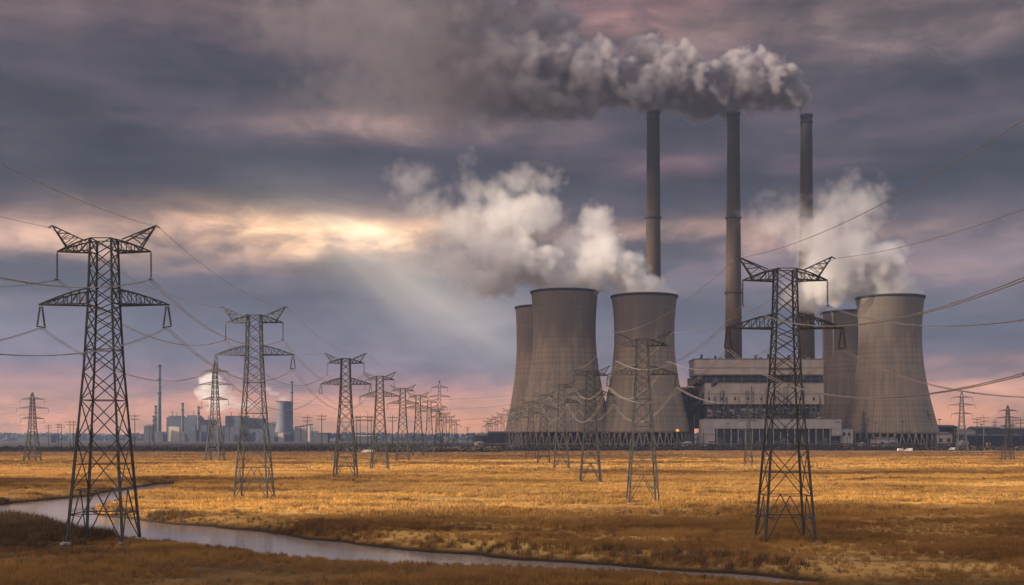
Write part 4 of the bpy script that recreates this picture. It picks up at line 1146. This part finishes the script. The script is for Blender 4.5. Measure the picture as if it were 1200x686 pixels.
# ------------------------------------------------------------------ smoke and steam
def plume(name, label, D, src, puffs, dens, colour, scale, amp=1.0, dscale=None, fade=None, aniso=.0, width=.25, cat='smoke plume', depth=1.0, steps=.2, detail=5, bill=.35, hull=1.18, bias=.50, tail_colour=None, fat=1.0):
    """puffs: (px, py, rx, ry, weight, dy) ellipses of the photograph given real size and depth at distance D"""
    m_ = D / F; org = Vector((X(src[0], D), D, Z(src[1], D)))
    P = []
    for q in puffs:
        px, py, rx, ry = q[:4]
        if fat != 1 and rx > 12: rx, ry, py = rx * fat, ry * fat, py - ry * (fat - 1) * .7
        wgt = q[4] if len(q) > 4 else 1.0; dy = q[5] if len(q) > 5 else 0.0
        P.append((Vector((X(px, D), D + dy, Z(py, D))) - org, Vector((rx * m_, (rx + ry) / 2 * m_ * depth, ry * m_)), wgt))
    bm = bmesh.new()
    for c, r, wgt in P:
        bmesh.ops.create_icosphere(bm, subdivisions=3, radius=1.0, matrix=Matrix.Translation(c) @ Matrix.Diagonal((*(r * hull), 1)))
    me = bpy.data.meshes.new(name); bm.to_mesh(me); bm.free()
    o = bpy.data.objects.new(name, me); C.objects.link(o); o.location = org
    md = o.modifiers.new('remesh', 'REMESH'); md.mode = 'VOXEL'; md.voxel_size = 5.0 * m_
    def fn(T, bs, m):
        T.n.remove(bs); p = T.new('ShaderNodeTexCoord').outputs['Object']
        wv = T.new('ShaderNodeTexNoise'); T.put(wv.inputs['Vector'], p); T.put(wv.inputs['Scale'], scale * .7); T.put(wv.inputs['Detail'], 2.0)
        pw = T.v('ADD', p, T.v('SCALE', T.v('SUBTRACT', wv.outputs['Color'], (.5, .5, .5)), .55 / scale * .35))
        f = None
        for c, r, wgt in P:
            dd = T.v('LENGTH', T.v('DIVIDE', T.v('SUBTRACT', pw, tuple(c)), tuple(r)))
            g = T.m('MULTIPLY_ADD', dd, -wgt, wgt)
            if f is None: f = g
            else:
                nd = T.new('ShaderNodeMath', operation='SMOOTH_MAX'); T.put(nd.inputs[0], f); T.put(nd.inputs[1], g); nd.inputs[2].default_value = .12; f = nd.outputs[0]
        n1 = T.noise(pw, scale, detail, .55)
        vo = T.new('ShaderNodeTexVoronoi', feature='F1', distance='EUCLIDEAN'); T.put(vo.inputs['Vector'], pw); vo.inputs['Scale'].default_value = scale * 1.6
        vo.inputs['Detail'].default_value = 1.0; vo.inputs['Roughness'].default_value = .5
        g = T.m('ADD', f, T.m('MULTIPLY', T.m('SUBTRACT', n1, bias), amp))
        g = T.m('ADD', g, T.m('MULTIPLY', T.m('SUBTRACT', .45, vo.outputs['Distance']), bill))
        dn = T.rng(g, 0.0, width, 0.0, dens)
        if fade:
            x_, y_, z_ = T.sep(p)
            (ax, az_), l0, l1, k1 = fade       # direction, start and end distance along it, end factor
            al = T.m('ADD', T.m('MULTIPLY', x_, ax), T.m('MULTIPLY', z_, az_))
            dn = T.m('MULTIPLY', dn, T.m('POWER', k1, T.rng(al, l0 * m_, l1 * m_, 0, 1, False)))
        if tail_colour:
            x2 = T.sep(p)[0]; colour_ = T.mix(T.rng(T.m('MULTIPLY', x2, -1.0), 60 * m_, 300 * m_), colour, tail_colour)  # smoke colour mixed darker downstream
        else: colour_ = colour
        pv = T.new('ShaderNodeVolumePrincipled'); T.put(pv.inputs['Color'], colour_); T.put(pv.inputs['Density'], dn); pv.inputs['Anisotropy'].default_value = aniso
        T.l.new(pv.outputs[0], T.n['Material Output'].inputs['Volume'])
        m.cycles.volume_step_rate = steps
    o.data.materials.append(material(name + '_volume', fn))
    return tag(o, label, cat)
SM = (.56, .545, .60)
plume('smoke_plume', 'grey smoke streaming left from the leftmost chimney across the upper sky', 1400, (765, 131),
      [(761, 123, 8, 8, 1.8), (748, 107, 22, 22, 1.3), (722, 98, 32, 28), (690, 90, 40, 36), (655, 82, 42, 42, 1, 10), (648, 30, 30, 34, .9, 20), (610, 90, 46, 44), (575, 84, 44, 44), (590, 112, 56, 34),
       (530, 60, 64, 62, .9, 30), (520, 110, 74, 36, .9), (470, 70, 74, 66, .9), (395, 40, 84, 54, .8), (415, 105, 80, 38, .8), (330, 24, 60, 40, .7), (440, 0, 100, 50, .8), (540, 8, 70, 44, .8), (650, 128, 50, 16, .7), (480, 135, 90, 22, .6)],
      .24, SM, .033, 1.2, fade=((-1, 0), 50, 380, .022), steps=.22, width=.44, bill=.34, bias=.44, tail_colour=(.35, .325, .365), fat=1.14)
plume('smoke_plume', 'grey smoke billowing from the middle chimney', 1400, (859, 133),
      [(855, 125, 8, 8, 1.8), (845, 109, 22, 21, 1.3), (818, 100, 32, 28), (788, 92, 32, 34), (757, 68, 24, 30, 1, 15), (760, 106, 42, 28), (715, 84, 34, 24, .9, 40)],
      .24, SM, .036, 1.15, fade=((-1, 0), 40, 220, .25), width=.36, bill=.32, bias=.45, fat=1.16)
plume('smoke_plume', 'grey smoke billowing from the rightmost chimney', 1400, (945, 135),
      [(941, 127, 8, 8, 1.8), (928, 113, 21, 19, 1.3), (904, 101, 32, 28), (873, 97, 32, 32), (850, 105, 36, 28, .9, 25), (822, 118, 36, 18, .8, 30)],
      .24, SM, .038, 1.15, fade=((-1, 0), 40, 160, .4), width=.36, bill=.32, bias=.45, fat=1.16)
ST = (.975, .98, 1.0)
plume('steam_plume', 'thick white steam drifting up and left from the widest left cooling tower', 1280, (662, 343),
      [(661, 340, 38, 13, 2), (654, 328, 40, 18, 1.3), (635, 312, 42, 28, 1.2), (600, 302, 42, 34, 1.1), (570, 292, 38, 30), (575, 330, 34, 24, .8), (535, 268, 42, 34, .8), (590, 252, 60, 38, .8), (630, 250, 36, 32, .7), (540, 312, 38, 34, .6),
       (482, 212, 40, 26, .55), (505, 240, 44, 28, .55), (546, 196, 20, 28, .5), (612, 212, 52, 20, .6), (565, 222, 40, 22, .55)],
      .13, ST, .042, 1.3, fade=((-.55, .84), 50, 175, .08), cat='steam plume', width=.46, bias=.45)
plume('steam_plume', 'white steam rising and bending left from the tower beside the leftmost chimney', 1270, (755, 348),
      [(755, 345, 37, 13, 2), (748, 334, 38, 17, 1.3), (732, 316, 36, 26, 1.1), (705, 300, 34, 38), (696, 262, 24, 30), (690, 320, 32, 30, .9), (672, 285, 30, 34, .7, 30)],
      .13, ST, .044, 1.2, fade=((-.55, .84), 40, 140, .2), cat='steam plume', width=.44, bias=.45)
plume('steam_plume', 'white steam billowing from the rightmost cooling tower past the rightmost chimney', 1280, (1043, 349),
      [(1043, 346, 37, 13, 2), (1040, 334, 38, 19, 1.3), (1030, 310, 42, 34, 1.2), (1000, 300, 38, 38, 1.1), (1005, 332, 32, 24), (972, 326, 36, 36, .9), (960, 270, 46, 44, .7), (995, 240, 52, 40, .65), (920, 250, 50, 38, .5, 30), (970, 300, 48, 44, .8), (950, 345, 30, 24, .7, 40)],
      .13, ST, .042, 1.3, fade=((-.5, .86), 45, 160, .08), cat='steam plume', width=.46, bias=.45)
plume('steam_plume', 'round pale steam cloud over the distant plant on the left', 3250, (250, 484),
      [(246, 447, 17, 13, 1), (256, 458, 20, 14, 1), (240, 462, 13, 14, 1), (256, 474, 24, 13, .8), (270, 470, 16, 12, .7), (290, 476, 22, 8, .6)],
      .022, ST, .022, 1.0, fade=((.7, -.7), -10, 60, .3), cat='steam plume', detail=4)
plume('steam_plume', 'faint wisp of steam over the small distant cooling tower', 3240, (338, 472),
      [(338, 472, 8, 3, 1.5), (332, 467, 9, 5), (322, 462, 10, 5, .8), (312, 456, 9, 5, .7)],
      .012, ST, .030, 1.0, cat='steam plume', detail=4)
